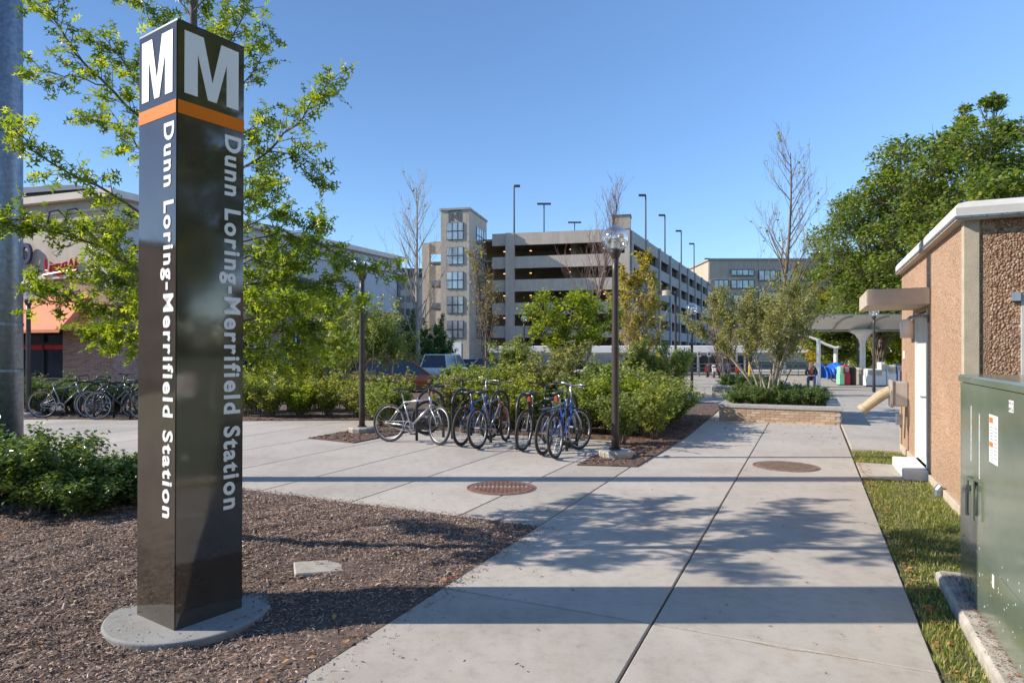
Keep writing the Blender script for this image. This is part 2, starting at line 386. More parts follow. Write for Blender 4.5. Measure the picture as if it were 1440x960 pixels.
def grow(mb, p, d, length, r, level, maxl, tips, nk=(3, 5), spread=0.8, upw=0.15, shrink=0.62, steps=4, wig=0.12, sides=(7, 5, 4, 3), rmin=0.004, start=0.35):
    pts = [Vector(p)]; d = Vector(d).normalized(); q = Vector(p)
    for i in range(steps):
        d = (d + Vector((random.gauss(0, wig), random.gauss(0, wig), random.gauss(0, wig)+upw*0.3))).normalized()
        q = q + d*(length/steps); pts.append(q.copy())
    rr = [max(rmin, r*(1-0.75*i/steps)) for i in range(steps+1)]
    mb.tube(pts, rr, sides[min(level, len(sides)-1)], caps=False)
    if level >= maxl-1:
        for i in range(1, len(pts)): tips.append((pts[i-1], pts[i]))
    if level < maxl:
        n = random.randint(*nk)
        for j in range(n):
            t = start + (1-start)*(j+random.random())/n
            k = min(int(t*steps), steps-1); f = t*steps-k
            s = pts[k].lerp(pts[k+1], f)
            dd = (pts[k+1]-pts[k]).normalized()
            side = Vector((random.gauss(0, 1), random.gauss(0, 1), random.gauss(0, 1))); side -= dd*side.dot(dd); side.normalize()
            nd = (dd*(1-spread*0.5) + side*spread + Vector((0, 0, upw))).normalized()
            grow(mb, s, nd, length*shrink*random.uniform(0.75, 1.2), max(rmin, r*(1-0.75*t)*0.62), level+1, maxl, tips, nk, spread, upw, shrink, steps, wig, sides, rmin, 0.25)
def leaf_pts(tips, per, rad):
    A = np.array([t[0] for t in tips]); B = np.array([t[1] for t in tips])
    idx = np.repeat(np.arange(len(tips)), per); f = rng.uniform(0, 1, len(idx))[:, None]
    return A[idx]*(1-f) + B[idx]*f + rng.normal(0, rad, (len(idx), 3))
def in_poly(poly, x, y):
    c = np.zeros(x.shape, bool); n = len(poly); j = n-1
    for i in range(n):
        xi, yi = poly[i]; xj, yj = poly[j]
        c ^= ((yi > y) != (yj > y)) & (x < (xj-xi)*(y-yi)/(yj-yi+1e-12)+xi); j = i
    return c
# ================================================================== THE SETTING
def smooth01(t): t = np.clip(t, 0, 1); return t*t*(3-2*t)
# ---- land
def grid_mesh(name, xs, ys, zf, m, smooth=True):
    X, Y = np.meshgrid(xs, ys); Z = zf(X, Y); V = np.stack([X, Y, Z], -1).reshape(-1, 3)
    nx, ny = len(xs), len(ys); i = np.arange(ny-1)[:, None]*nx + np.arange(nx-1)[None]
    F = np.stack([i, i+1, i+nx+1, i+nx], -1).reshape(-1, 4); me = np_mesh(name, V, F, m)
    if smooth: me.polygons.foreach_set('use_smooth', [True]*len(me.polygons))
    return me
GZ = np.vectorize(gz)
ys = np.array([-900, -300, -100, -30, -10, 0, 8, 14, 20, 30, 40, 50, 60, 80, 120, 200, 400, 900, 1600], float)
xs = np.array([-1200, -300, -100, -40, -20, 0, 20, 40, 100, 300, 1200], float)
g = structure(mobj('ground', grid_mesh('ground', xs, ys, lambda x, y: GZ(y)-0.22, M['turf'])))
# ---- car park asphalt beyond the shrub beds, and the plaza
pl = structure(mobj('car_park', grid_mesh('car_park', np.array([-60., -30, 0, 12]), np.array([26., 30, 40, 50, 60, 80]), lambda x, y: GZ(y)-0.04, M['asphalt'])))
far_plaza = structure(mobj('far_plaza', grid_mesh('far_plaza', np.array([3., 12, 30, 60]), np.array([19., 20, 30, 40, 50, 60, 80]), lambda x, y: GZ(y)-0.012, M['plaza'])))

# ---- pavement in slabs with open joints
RZ = -TH
pave = structure(MB().prism([(-2.29, -3), (0.6, -3), (0.6, 12.0), (5.5, 12.0), (5.5, 24.5), (-2.29, 24.5), (-24, 24.5), (-24, 5.56), (-2.29, 5.56)], -0.12, -0.018).build('pavement', M['joint']))
pave.rotation_euler = (0, 0, RZ)
def slab(a0, a1, b0, b1, m=M['path'], par=pave, z=0.0, g=0.007):
    mb = MB(); c = 0.006
    x0, x1, y0, y1 = a0+g, a1-g, b0+g, b1-g
    mb.add([(x0, y0, -0.09), (x1, y0, -0.09), (x1, y1, -0.09), (x0, y1, -0.09),
            (x0, y0, z-c), (x1, y0, z-c), (x1, y1, z-c), (x0, y1, z-c),
            (x0+c, y0+c, z), (x1-c, y0+c, z), (x1-c, y1-c, z), (x0+c, y1-c, z)],
           [(0, 1, 5, 4), (1, 2, 6, 5), (2, 3, 7, 6), (3, 0, 4, 7), (4, 5, 9, 8), (5, 6, 10, 9), (6, 7, 11, 10), (7, 4, 8, 11), (8, 9, 10, 11)])
    return mb.build('slab', m, par)
for a0, a1 in ((-2.28, -0.85), (-0.85, 0.59)):
    for b0, b1 in ((-3, -0.6), (-0.6, 3.855), (3.855, 15.95), (15.95, 20.3), (20.3, 24.4)):
        slab(a0, a1, b0, b1)
aj = [-2.28, -3.13, -4.47, -5.78, -7.1, -8.42, -9.8, -11.2, -12.6, -14.0, -15.4, -16.8, -18.3, -19.8, -21.4, -23.9]
for i in range(len(aj)-1):
    b0 = 5.57 + 0.05*min(1, i/3)
    slab(aj[i+1], aj[i], b0, 24.4 if i < 4 else 18)
for a0, a1 in ((0.61, 2.1), (2.1, 3.6), (3.6, 5.4)):
    for b0, b1 in ((12.02, 15.95), (15.95, 20.3), (20.3, 24.4)):
        slab(a0, a1, b0, b1, M['plaza'], z=0.002 if b0 > 13 else 0.03)

# hairline crack in the near slab
cr = MB()
for pl_ in ([(921, 877), (960, 884), (1010, 893), (1060, 903), (1110, 913), (1170, 921), (1230, 931)],):
    pts = [gp(x, y) for x, y in pl_]
    for p, q in zip(pts, pts[1:]):
        n = 5
        for k in range(n):
            A = p.lerp(q, k/n); B = p.lerp(q, (k+1)/n)
            A = A + Vector((random.uniform(-.004, .004), random.uniform(-.004, .004), 0)) ; w = random.uniform(.0008, .0022)
            d = (B-A).normalized(); s_ = Vector((-d.y, d.x, 0))*w
            cr.add([A-s_+Vector((0, 0, .0012)), B-s_+Vector((0, 0, .0012)), B+s_+Vector((0, 0, .0012)), A+s_+Vector((0, 0, .0012))], [(0, 1, 2, 3)])
structure(cr.build('pavement_crack', M['joint']))

# ---- near mulch bed with its dip and its mound
BEDEDGE = lambda a: 5.57 + 0.08*np.clip((-2.3-a)/4, 0, 1)
def bed_h(a, b):
    x = a*CT + b*ST; y = -a*ST + b*CT
    h = -0.10*np.exp(-(((x+1.9)/1.15)**2 + ((y-3.8)/0.9)**2)) + 0.11*np.exp(-(((x+2.9)/1.1)**2 + ((y-5.5)/0.7)**2)) + 0.05*np.exp(-(((x+4.6)/1.6)**2 + ((y-6.5)/1.2)**2))
    e = np.minimum(-2.29-a, BEDEDGE(a)-b); m = smooth01(e/0.55)
    wob = 0.012*np.sin(x*9.1+y*4.3)*np.sin(y*11.7-x*3.1) + 0.008*np.sin(x*23+1)*np.sin(y*19)
    return np.where(e > 0, (h+wob+0.012)*m - 0.001*(1-m), 0.0005)
def bedgrid():
    aa = np.concatenate([np.arange(-14, -6, 0.25), np.arange(-6, -2.32, 0.05), [-2.29, -2.2725]]); bb = np.concatenate([np.arange(-3, 1, 0.25), np.arange(1, 5.5, 0.05), [1.0*5.5]])
    A, B = np.meshgrid(aa, bb); E = BEDEDGE(A); B = -3 + (B+3)/(8.5)*(E+3)
    Z = bed_h(A, B); V = np.stack([A, B, Z], -1).reshape(-1, 3); nx, ny = len(aa), len(bb)
    i = np.arange(ny-1)[:, None]*nx + np.arange(nx-1)[None]
    F = np.stack([i, i+1, i+nx+1, i+nx], -1).reshape(-1, 4); me = np_mesh('mulch_bed', V, F, M['soil'])
    me.polygons.foreach_set('use_smooth', [True]*len(me.polygons)); return me
bed = structure(mobj('mulch_bed', bedgrid(), rz=RZ))
def bed_world(x, y):
    a = x*CT - y*ST; b = x*ST + y*CT; return float(bed_h(np.array(a), np.array(b)))
def chips(name, A, B, Z, m, lmin, lmax, wid, parent=None, rz=RZ):
    n = len(A); L = rng.uniform(lmin, lmax, n)*rng.uniform(0.5, 1, n); Wd = L*wid*rng.uniform(0.6, 1.6, n)
    th = rng.uniform(0, 2*PI, n); ti = rng.normal(0, 0.30, n); ro = rng.normal(0, 0.5, n)
    dx = np.stack([np.cos(th)*np.cos(ti), np.sin(th)*np.cos(ti), np.sin(ti)], -1)
    sd = np.stack([-np.sin(th), np.cos(th), np.zeros(n)], -1); up = np.cross(dx, sd)
    sd2 = sd*np.cos(ro)[:, None] + up*np.sin(ro)[:, None]; up2 = np.cross(dx, sd2)
    P = np.stack([A, B, Z], -1); T = np.array([(-.5, -.5, 0), (.5, -.35, 0), (.5, .35, 0), (-.5, .5, 0), (0, 0, 0.45)])
    V = P[:, None] + T[None, :, 0:1]*(dx*L[:, None])[:, None] + T[None, :, 1:2]*(sd2*Wd[:, None])[:, None] + T[None, :, 2:3]*(up2*Wd[:, None])[:, None]
    F = np.array([(0, 1, 4), (1, 2, 4), (2, 3, 4), (3, 0, 4)]); FF = (np.arange(n)*5)[:, None, None] + F[None]
    o = mobj(name, np_mesh(name, V.reshape(-1, 3), FF.reshape(-1, 3), m), parent, rz=rz); o['kind'] = 'stuff'
    return o
def leaf_litter(name, A, B, Z, size, lab):
    P = np.stack([A, B, Z], -1); me = leaf_mesh(name, P, size, M['dead_leaf'], DIAMOND, up=2.5, jit=0.5)
    o = mobj(name, me, rz=RZ); o['kind'] = 'stuff'; tag(o, lab, 'fallen leaves')
# chips, thickest near the camera; sparse on the bare soil beside the pylon
N = 270000
b_ = 1.4 + (5.75-1.4)*rng.uniform(0, 1, N)**0.8; a_ = rng.uniform(-10.5, -2.05, N)
wy = -a_*ST + b_*CT; wx = a_*CT + b_*ST
vis = (wy > 2.9) & (wx > -0.82*wy-0.3) & (b_ < BEDEDGE(a_)+0.16*rng.random(N)**5) & (a_ < -2.29+0.22*rng.random(N)**6)
bare = np.exp(-(((wx+0.7)/0.9)**2+((wy-3.7)/0.75)**2)) + 0.8*np.exp(-(((wx+1.2)/0.8)**2+((wy-4.9)/0.35)**2))
vis &= rng.random(N) > bare*0.85
vis &= rng.random(N) < np.clip(5.5/wy, 0.35, 1)
a_, b_ = a_[vis], b_[vis]
tag(chips('mulch_chips', a_, b_, bed_h(a_, b_)+rng.uniform(0.0, 0.012, len(a_)), M['chips'], 0.014, 0.038, 0.22), 'shredded brown bark mulch round the station pylon', 'mulch')

n = 1100; a_ = rng.uniform(-8.5, -2.3, n); b_ = 1.6+3.95*rng.random(n)
tag(chips('mulch_chips', a_, b_, bed_h(a_, b_)+0.014, M['chips'], 0.04, 0.075, 0.2), 'longer pale bark splinters lying over the finer mulch', 'mulch')
n = 150; a_ = np.concatenate([rng.uniform(-8, -2.3, n-60), -2.3-.3*rng.random(60)**2]); b_ = 1.6+3.95*rng.random(n)
leaf_litter('fallen_leaves', a_, b_, bed_h(a_, b_)+0.022, 0.038, 'dry tan leaves scattered over the mulch bed')
# crumbs of mulch on the pylon's stone base, and strays over the pavement
n = 150; th_ = rng.uniform(0, 2*PI, n); rr_ = 0.46*np.sqrt(rng.uniform(0.45, 0.99, n)); X_ = -2.045+rr_*np.cos(th_); Y_ = 4.158+rr_*np.sin(th_)
tag(chips('mulch_chips', X_, Y_, np.full(n, -0.038), M['chips'], 0.010, 0.030, 0.25, rz=0), 'few bark chips strewn on the grey stone base of the pylon', 'mulch')
n = 260; a_ = np.concatenate([-2.27+0.9*rng.random(n)**2.5, rng.uniform(-9, -2.3, n)]); b_ = np.concatenate([rng.uniform(1.8, 5.5, n), 5.66+0.9*rng.random(n)**2.5])
tag(chips('mulch_chips', a_, b_, np.full(2*n, 0.002), M['chips'], 0.008, 0.026, 0.25), 'stray bark chips scattered on the pavement beside the mulch', 'mulch')
# ---- the other beds, raised a little over the pavement
def bed_sheet(poly, z=0.018, name='mulch_bed'):
    return structure_rot(MB().prism(poly, -0.03, z).build(name, M['soil']))
def structure_rot(o): o.rotation_euler = (0, 0, RZ); return structure(o)
def yb(a, y): return (y + a*ST)/CT
bedB = [(-8.45, 9.45), (-7.3, 9.3), (-7.3, 11.5), (-3.0, 11.5), (-3.0, 8.8), (-2.2, 9.0), (-2.1, 12.5), (-2.2, 16.2), (-2.4, 21), (-7, 24), (-12, 22.5), (-22, 18), (-22, yb(-22, 15.6)), (-16, yb(-16, 15.6)), (-12, yb(-12, 15.2)), (-8.6, yb(-8.6, 15.4))]
bed_sheet(bedB)
def poly_pts(poly, n):
    P = np.array(poly); x = rng.uniform(P[:, 0].min(), P[:, 0].max(), n); y = rng.uniform(P[:, 1].min(), P[:, 1].max(), n)
    k = in_poly(poly, x, y); return x[k], y[k]
xx, yy = poly_pts(bedB, 110000); wyy = -xx*ST+yy*CT; k = rng.random(len(xx)) < np.clip((17.5-wyy)/5, 0.05, 1); xx, yy = xx[k], yy[k]
tag(chips('mulch_chips', xx, yy, 0.018+rng.uniform(0, 0.012, len(xx)), M['chips_red'], 0.03, 0.08, 0.3), 'reddish bark mulch in the shrub bed behind the bicycles', 'mulch')

# ---- lawn strip by the brick coloured building
lawn = structure_rot(MB().prism([(0.6, -2), (3.2, -2), (3.2, 7.5), (1.37, 7.5), (1.37, 12.0), (0.6, 12.0)], -0.12, -0.012).build('lawn', M['turf']))
N = 120000
ga = rng.uniform(0.585, 2.4, N); gb = 1.0 + 11.0*rng.uniform(0, 1, N)**1.5
k = ~((gb > 9.42) & (gb < 10.72)) & ((ga < 1.37) | (gb < 7.5)) & ~((ga > 0.80) & (gb < 5.42))
k &= (ga > 0.60+0.025*np.sin(gb*7)+0.02*np.sin(gb*17)) | (rng.random(N) < 0.12)
ga, gb = ga[k], gb[k]; n = len(ga)
patch = 0.5+0.5*np.sin(ga*6.3+1.2)*np.sin(gb*2.7)
kp = rng.random(n) < 0.35+0.9*(0.5+0.5*np.sin(ga*11+gb*3)*np.sin(gb*5.1-ga*4)); ga, gb, patch = ga[kp], gb[kp], patch[kp]; n = len(ga)
H = rng.uniform(0.018, 0.05, n)*(0.6+0.6*patch); th = rng.uniform(0, 2*PI, n); le = rng.uniform(0, 0.045, n); wd = rng.uniform(0.0016, 0.0035, n)
P = np.stack([ga, gb, np.full(n, -0.012)], -1); sd = np.stack([-np.sin(th), np.cos(th), 0*th], -1)*wd[:, None]
md = P + np.stack([np.cos(th)*le*.4, np.sin(th)*le*.4, H*.6], -1); tp = P + np.stack([np.cos(th)*le, np.sin(th)*le, H], -1)
V = np.stack([P-sd, P+sd, md+sd, md-sd, tp], 1).reshape(-1, 3); base = np.arange(n)*5
F = np.concatenate([np.stack([base, base+1, base+2], -1), np.stack([base, base+2, base+3], -1), np.stack([base+3, base+2, base+4], -1)])
gr = mobj('grass', np_mesh('grass', V, F, M['grass']), rz=RZ); gr['kind'] = 'stuff'; tag(gr, 'short patchy grass between the path and the pebble clad building', 'grass')

# fallen leaves: litter along the lawn edge and on the path
n = 420
A = np.concatenate([0.62+0.12*rng.random(n)**2, rng.uniform(0.62, 1.3, 80)]); B = np.concatenate([1.8+10*rng.random(n), 2+9.5*rng.random(80)])
leaf_litter('fallen_leaves', A, B, np.full(len(A), 0.018), 0.030, 'small dry leaves gathered along the lawn edge')
A = rng.uniform(-2.2, 2.0, 330); B = rng.uniform(12.5, 24, 330)
leaf_litter('fallen_leaves', A, B, np.full(330, 0.008), 0.05, 'brown leaves scattered on the far plaza')
A = rng.uniform(-2.2, .55, 130); B = rng.uniform(1.8, 13, 130)
leaf_litter('fallen_leaves', A, B, np.full(130, 0.006), 0.022, 'tiny leaf bits strewn over the near path')
big = [(1305, 782), (1342, 758), (1352, 792), (1318, 835), (1336, 845), (1347, 862), (1310, 868), (1385, 905), (1300, 745), (1290, 715)]
LM = leaf_mesh('maple_leaf', np.zeros((1, 3)), 0.085, M['dead_leaf'], OAKLEAF, up=3, jit=0)
for i, (x, y) in enumerate(big):
    p = gp(x, y); o = mobj('fallen_leaf', LM, None, (p.x, p.y, 0.035), random.uniform(0, 6), random.uniform(.7, 1.2))
    tag(o, 'single curled brown leaf lying on the grass strip', 'fallen leaf', 'large leaves on the grass')
for i, (x, y, s, lb) in enumerate([(628, 817, 1, 'dark red leaf on the mulch edge beside the path'), (583, 833, 1.2, 'tan oak leaf on the mulch in front of the pylon shadow'), (541, 720, 1, 'pale leaf on the mulch near the pavement joint'), (1128, 817, .7, 'small green leaf lying alone on the path'), (612, 808, .8, 'dull yellow leaf beside the dark red leaf on the mulch')]):
    p = gp(x, y); me = LM.copy(); me.materials.clear()
    me.materials.append(simple('leaf_colour', [(0.25, 0.02, 0.015), (0.55, 0.30, 0.12), (0.6, 0.42, 0.2), (0.08, 0.2, 0.03), (0.5, 0.38, 0.1)][i], 0.6))
    tag(mobj('fallen_leaf', me, None, (p.x, p.y, 0.02), random.uniform(0, 6), s), lb, 'fallen leaf')

# ---- pale ground slab let into the mulch
p = gp(451, 797)
cv = MB().bbox(-0.19, 0.19, -0.13, 0.13, -0.05, 0.03, 0.008).build('utility_cover', M['plaza']); cv.location = (p.x, p.y, bed_world(p.x, p.y)-0.012); cv.rotation_euler = (R(2), R(3), R(20))
tag(cv, 'small pale concrete cover slab let into the mulch', 'utility cover')

# ---- manhole covers
def manhole(px, py, r, label, m, rows):
    p = gp(px, py); t = thing('manhole_cover', label, 'manhole cover', (p.x, p.y, 0))
    fr = MB(); fr.lathe([(r, -0.02), (r, 0.006), (r*0.955, 0.008), (r*0.94, 0.002)], 40); fr.build('frame', m[0], t)
    MB().lathe([(r*0.93, -0.01), (r*0.93, 0.006), (r*0.91, 0.009)], 40).build('lid', m[1], t)
    st = MB()
    k = int(r*2/0.05)
    for i in range(k):
        for j in range(k):
            x = -r+0.05*(i+.5); y = -r+0.05*(j+.5)
            if x*x+y*y < (r*0.8)**2 and (rows or abs(y) > 0.06): st.box(x-.014, x+.014, y-.014, y+.014, 0.008, 0.013)
    o = st.build('stud', m[1], t); o['kind'] = 'stuff'
    if not rows:
        lt = MB()
        for i in range(13): x = -r*.72+i*r*1.44/12; lt.box(x-.014, x+.012, -.035+.05*(i % 2)*.3, .03, 0.008, 0.014)
        o = lt.build('raised_lettering', M['chips_lt'], t)
    return t
M['chips_lt'] = simple('worn_iron', (0.50, 0.36, 0.28), 0.5, 0.2, 20)
rust = simple('rusty_iron', (0.20, 0.105, 0.075), 0.75, 0.35, 20, 0.3, 60); rust2 = simple('rusty_iron_frame', (0.20, 0.12, 0.09), 0.8, 0.35, 20)
br = simple('brown_iron', (0.20, 0.14, 0.10), 0.75, 0.35, 20, 0.3, 60)
manhole(705, 685.5, 0.41, 'reddish rusty manhole cover with raised lettering left of the path', (rust2, rust), False)
manhole(1105, 655.5, 0.44, 'brown studded manhole cover on the path by the lawn', (rust2, br), True)

# ================================================================== PYLON
def build_pylon():
    d = 3.85; N_ = Vector((-0.5158*d, d, 0)); Lp = N_+Vector((-0.0952*d, 0.0646*d, 0)); Rp = N_+Vector((0.0646*d, 0.0952*d, 0))
    c = (Lp+Rp)/2; ex = (Rp-N_); side = ex.length; rz = math.atan2(ex.y, ex.x)
    # local frame: x along the right face (N->R), y from N to L
    t = thing('station_pylon', 'tall dark brown glossy station name pylon with white M and orange band', 'station sign', (c.x, c.y, -0.04), rz)
    m, n, b = new_mat('pylon_enamel'); co = coords(n)
    f = noise(n, co, 1.1, 2, 0.4); f2 = noise(n, co, 240, 2)
    b.inputs['Base Color'].default_value = (0.040, 0.029, 0.022, 1); b.inputs['Roughness'].default_value = 0.07
    b.inputs['IOR'].default_value = 1.95
    r = ramp(n, [(0.35, (0.048, 0.037, 0.029)), (0.65, (0.066, 0.052, 0.041))]); n.links.new(noise(n, co, 3, 5), r.inputs[0]); n.links.new(r.outputs[0], b.inputs['Base Color'])
    sm = ramp(n, [(0.35, (0.03, 0.03, 0.03)), (0.75, (0.13, 0.13, 0.13))]); n.links.new(noise(n, co, 2.3, 6, .7), sm.inputs[0]); n.links.new(sm.outputs[0], b.inputs['Roughness'])
    bump(n, b, f, 0.22, 0.05)
    h = side/2; H = 3.60; sk = 0.012
    edge = simple('pylon_edge', (0.015, 0.014, 0.016), 0.35)
    MB().box(-h+sk, h-sk, -h+sk, h-sk, 0, H-0.01).build('core', edge, t)
    for k, (rx, name) in enumerate(((0, 'face_panel'), (90, 'face_panel'), (180, 'face_panel'), (270, 'face_panel'))):
        T = Matrix.Rotation(R(rx), 4, 'Z')
        MB().box(-h+0.006, h-0.006, -h, -h+sk-0.002, 0.0, H, T).build('face_panel', m, t)
        MB().box(-h+0.0065, h-0.0065, -h-0.0025, -h-0.0005, 3.055, 3.135, T).build('orange_band', M['orange'], t)
        X = T.to_3x3() @ Vector((1, 0, 0)); Z = Vector((0, 0, 1)); Nn = T.to_3x3() @ Vector((0, -1, 0))
        # M
        w, z0, z1, s_ = side*0.80, 3.185, 3.558, side*0.185
        mm = [(0, 0), (s_*1.0, 0), (s_*1.0, .70), (w*0.42, 0), (w*0.58, 0), (w-s_, .70), (w-s_, 0), (w, 0), (w, 1), (w-s_*1.45, 1), (w*.5, .30), (s_*1.45, 1), (0, 1)]
        O = X*(-w/2) + Nn*(h+0.0005)
        q = []
        for x, v in mm: q.append(O + X*x + Z*(z0+v*(z1-z0)))
        mb = MB(); nn = len(q); mb.add(q + [p+Nn*0.003 for p in q], [tuple(range(nn, 2*nn)), tuple(range(nn-1, -1, -1))] + [(i, (i+1) % nn, nn+(i+1) % nn, nn+i) for i in range(nn)])
        mb.build('letter_m', M['sign_white'], t)
        if k in (0, 3, 1, 2):
            O = X*(h-0.026-0.106) + Nn*(h+0.0005) + Z*3.01
            wd_ = placed_text('Dunn Loring-Merrifield Station', M['sign_white'], 'station_name', t, O, -Z, X, 2.36, 0.106, 0.030, 0.003); split_words(wd_, (0, 0, 1), 3)
    MB().box(-h+.002, h-.002, -h+.002, h-.002, H, H+0.012).build('top_cap', edge, t)
    MB().lathe([(0.475, -0.12), (0.482, -0.012), (0.479, -0.004), (0.470, 0.0)], 64).build('base', M['granite'], t, smooth=False)
    t.rotation_euler = Euler((0, R(0.25), rz))
build_pylon()

# galvanised pole at the left edge
t = thing('utility_pole', 'thick grey galvanised steel pole at the left edge of the photo', 'pole', (-6.36, 8.25, 0))
MB().lathe([(0.165, 0), (0.16, 3), (0.155, 11)], 24).build('shaft', M['galv'], t, smooth=True)
for z in (1.93, 1.35): MB().lathe([(0.170, z), (0.170, z+0.035)], 24).build('band', M['galv'], t)
MB().lathe([(0.24, -0.02), (0.24, 0.03), (0.2, 0.05)], 24).build('base_flange', M['galv'], t)

# ================================================================== GLOBE LAMPS
REFR = simple('ribbed_refractor', (0.62, 0.64, 0.66), 0.25, 0.2, 30, metal=0.4)
def globe_lamp(loc, label, h=3.32, pad=True, r=0.205):
    t = thing('globe_lamp', label, 'street lamp', loc, 0, 'brown globe lamps on the plaza')
    MB().lathe([(0.062, 0.0), (0.058, 0.5), (0.05, h-0.5), (0.05, h-0.28)], 14).build('pole', M['pole_brown'], t, smooth=True)
    MB().lathe([(0.05, h-0.30), (0.062, h-0.28), (0.085, h-0.22), (0.10, h-0.17), (0.075, h-0.16)], 16).build('collar', M['pole_brown'], t, smooth=True)
    if pad: MB().lathe([(0.26, -0.02), (0.27, 0.09), (0.245, 0.115)], 12).build('concrete_foot', M['path'], t)
    MB().lathe([(0.09, 0.0), (0.09, 0.03)], 12, (0, 0, 0.11)).build('base_plate', M['pole_brown'], t)
    pr = [(0.02, h-0.18)]
    for i in range(9): z = h-0.15+i*0.021; pr += [(0.085-0.003*i, z), (0.068-0.003*i, z+0.011)]
    pr += [(0.02, h+0.06)]
    MB().lathe(pr, 18).build('refractor', REFR, t, smooth=False)
    me = bpy.data.meshes.new('globe'); bm = bmesh.new(); bmesh.ops.create_uvsphere(bm, u_segments=32, v_segments=20, radius=r)
    for f in bm.faces: f.smooth = True
    bm.to_mesh(me); bm.free(); me.materials.append(M['glass']); mobj('globe', me, t, (0, 0, h))
    return t
globe_lamp(ab(-2.70, 9.72), 'nearest brown globe lamp at the right end of the bicycles')
globe_lamp(gp(509, 608), 'brown globe lamp left of the silver bicycle behind oak leaves')
globe_lamp(gp(40, 586), 'brown globe lamp in front of the orange awning at far left', 3.05)
globe_lamp(at(557, 32, gz(32)), 'thin distant globe lamp beside the orange brown car', 3.3, r=.2)
globe_lamp(at(973, 26, gz(26)), 'distant globe lamp in front of the long garage side', 3.38, r=0.24)
globe_lamp(at(1229, 27.8, gz(27.8)), 'distant globe lamp under the small entrance hood of the building', 3.4, pad=False)
globe_lamp(at(737, 40, gz(40)), 'far globe lamp seen above the round lime green tree', 3.9)
globe_lamp(at(1206, 42, gz(42)), 'far lamp post beside the white canopy column', 3.2, pad=False, r=0.15)
# shoebox lamp on a concrete drum
t = thing('car_park_lamp', 'brown shoebox lamp on a tall post with a pale concrete drum base', 'street lamp', at(950, 45, gz(45)))
MB().lathe([(0.09, 0.9), (0.08, 6.1)], 10).build('pole', M['pole_brown'], t); MB().lathe([(0.38, 0), (0.38, 0.85), (0.34, 0.9)], 20).build('concrete_drum', M['white'], t)
MB().tube([(0, 0, 5.95), (-0.35, 0, 6.0)], 0.04, 6).build('arm', M['pole_brown'], t); MB().lathe([(0.30, 5.8), (0.30, 6.12), (0.26, 6.15)], 16, (-0.62, 0, 0)).build('lamp_head', M['tan_grey'], t)
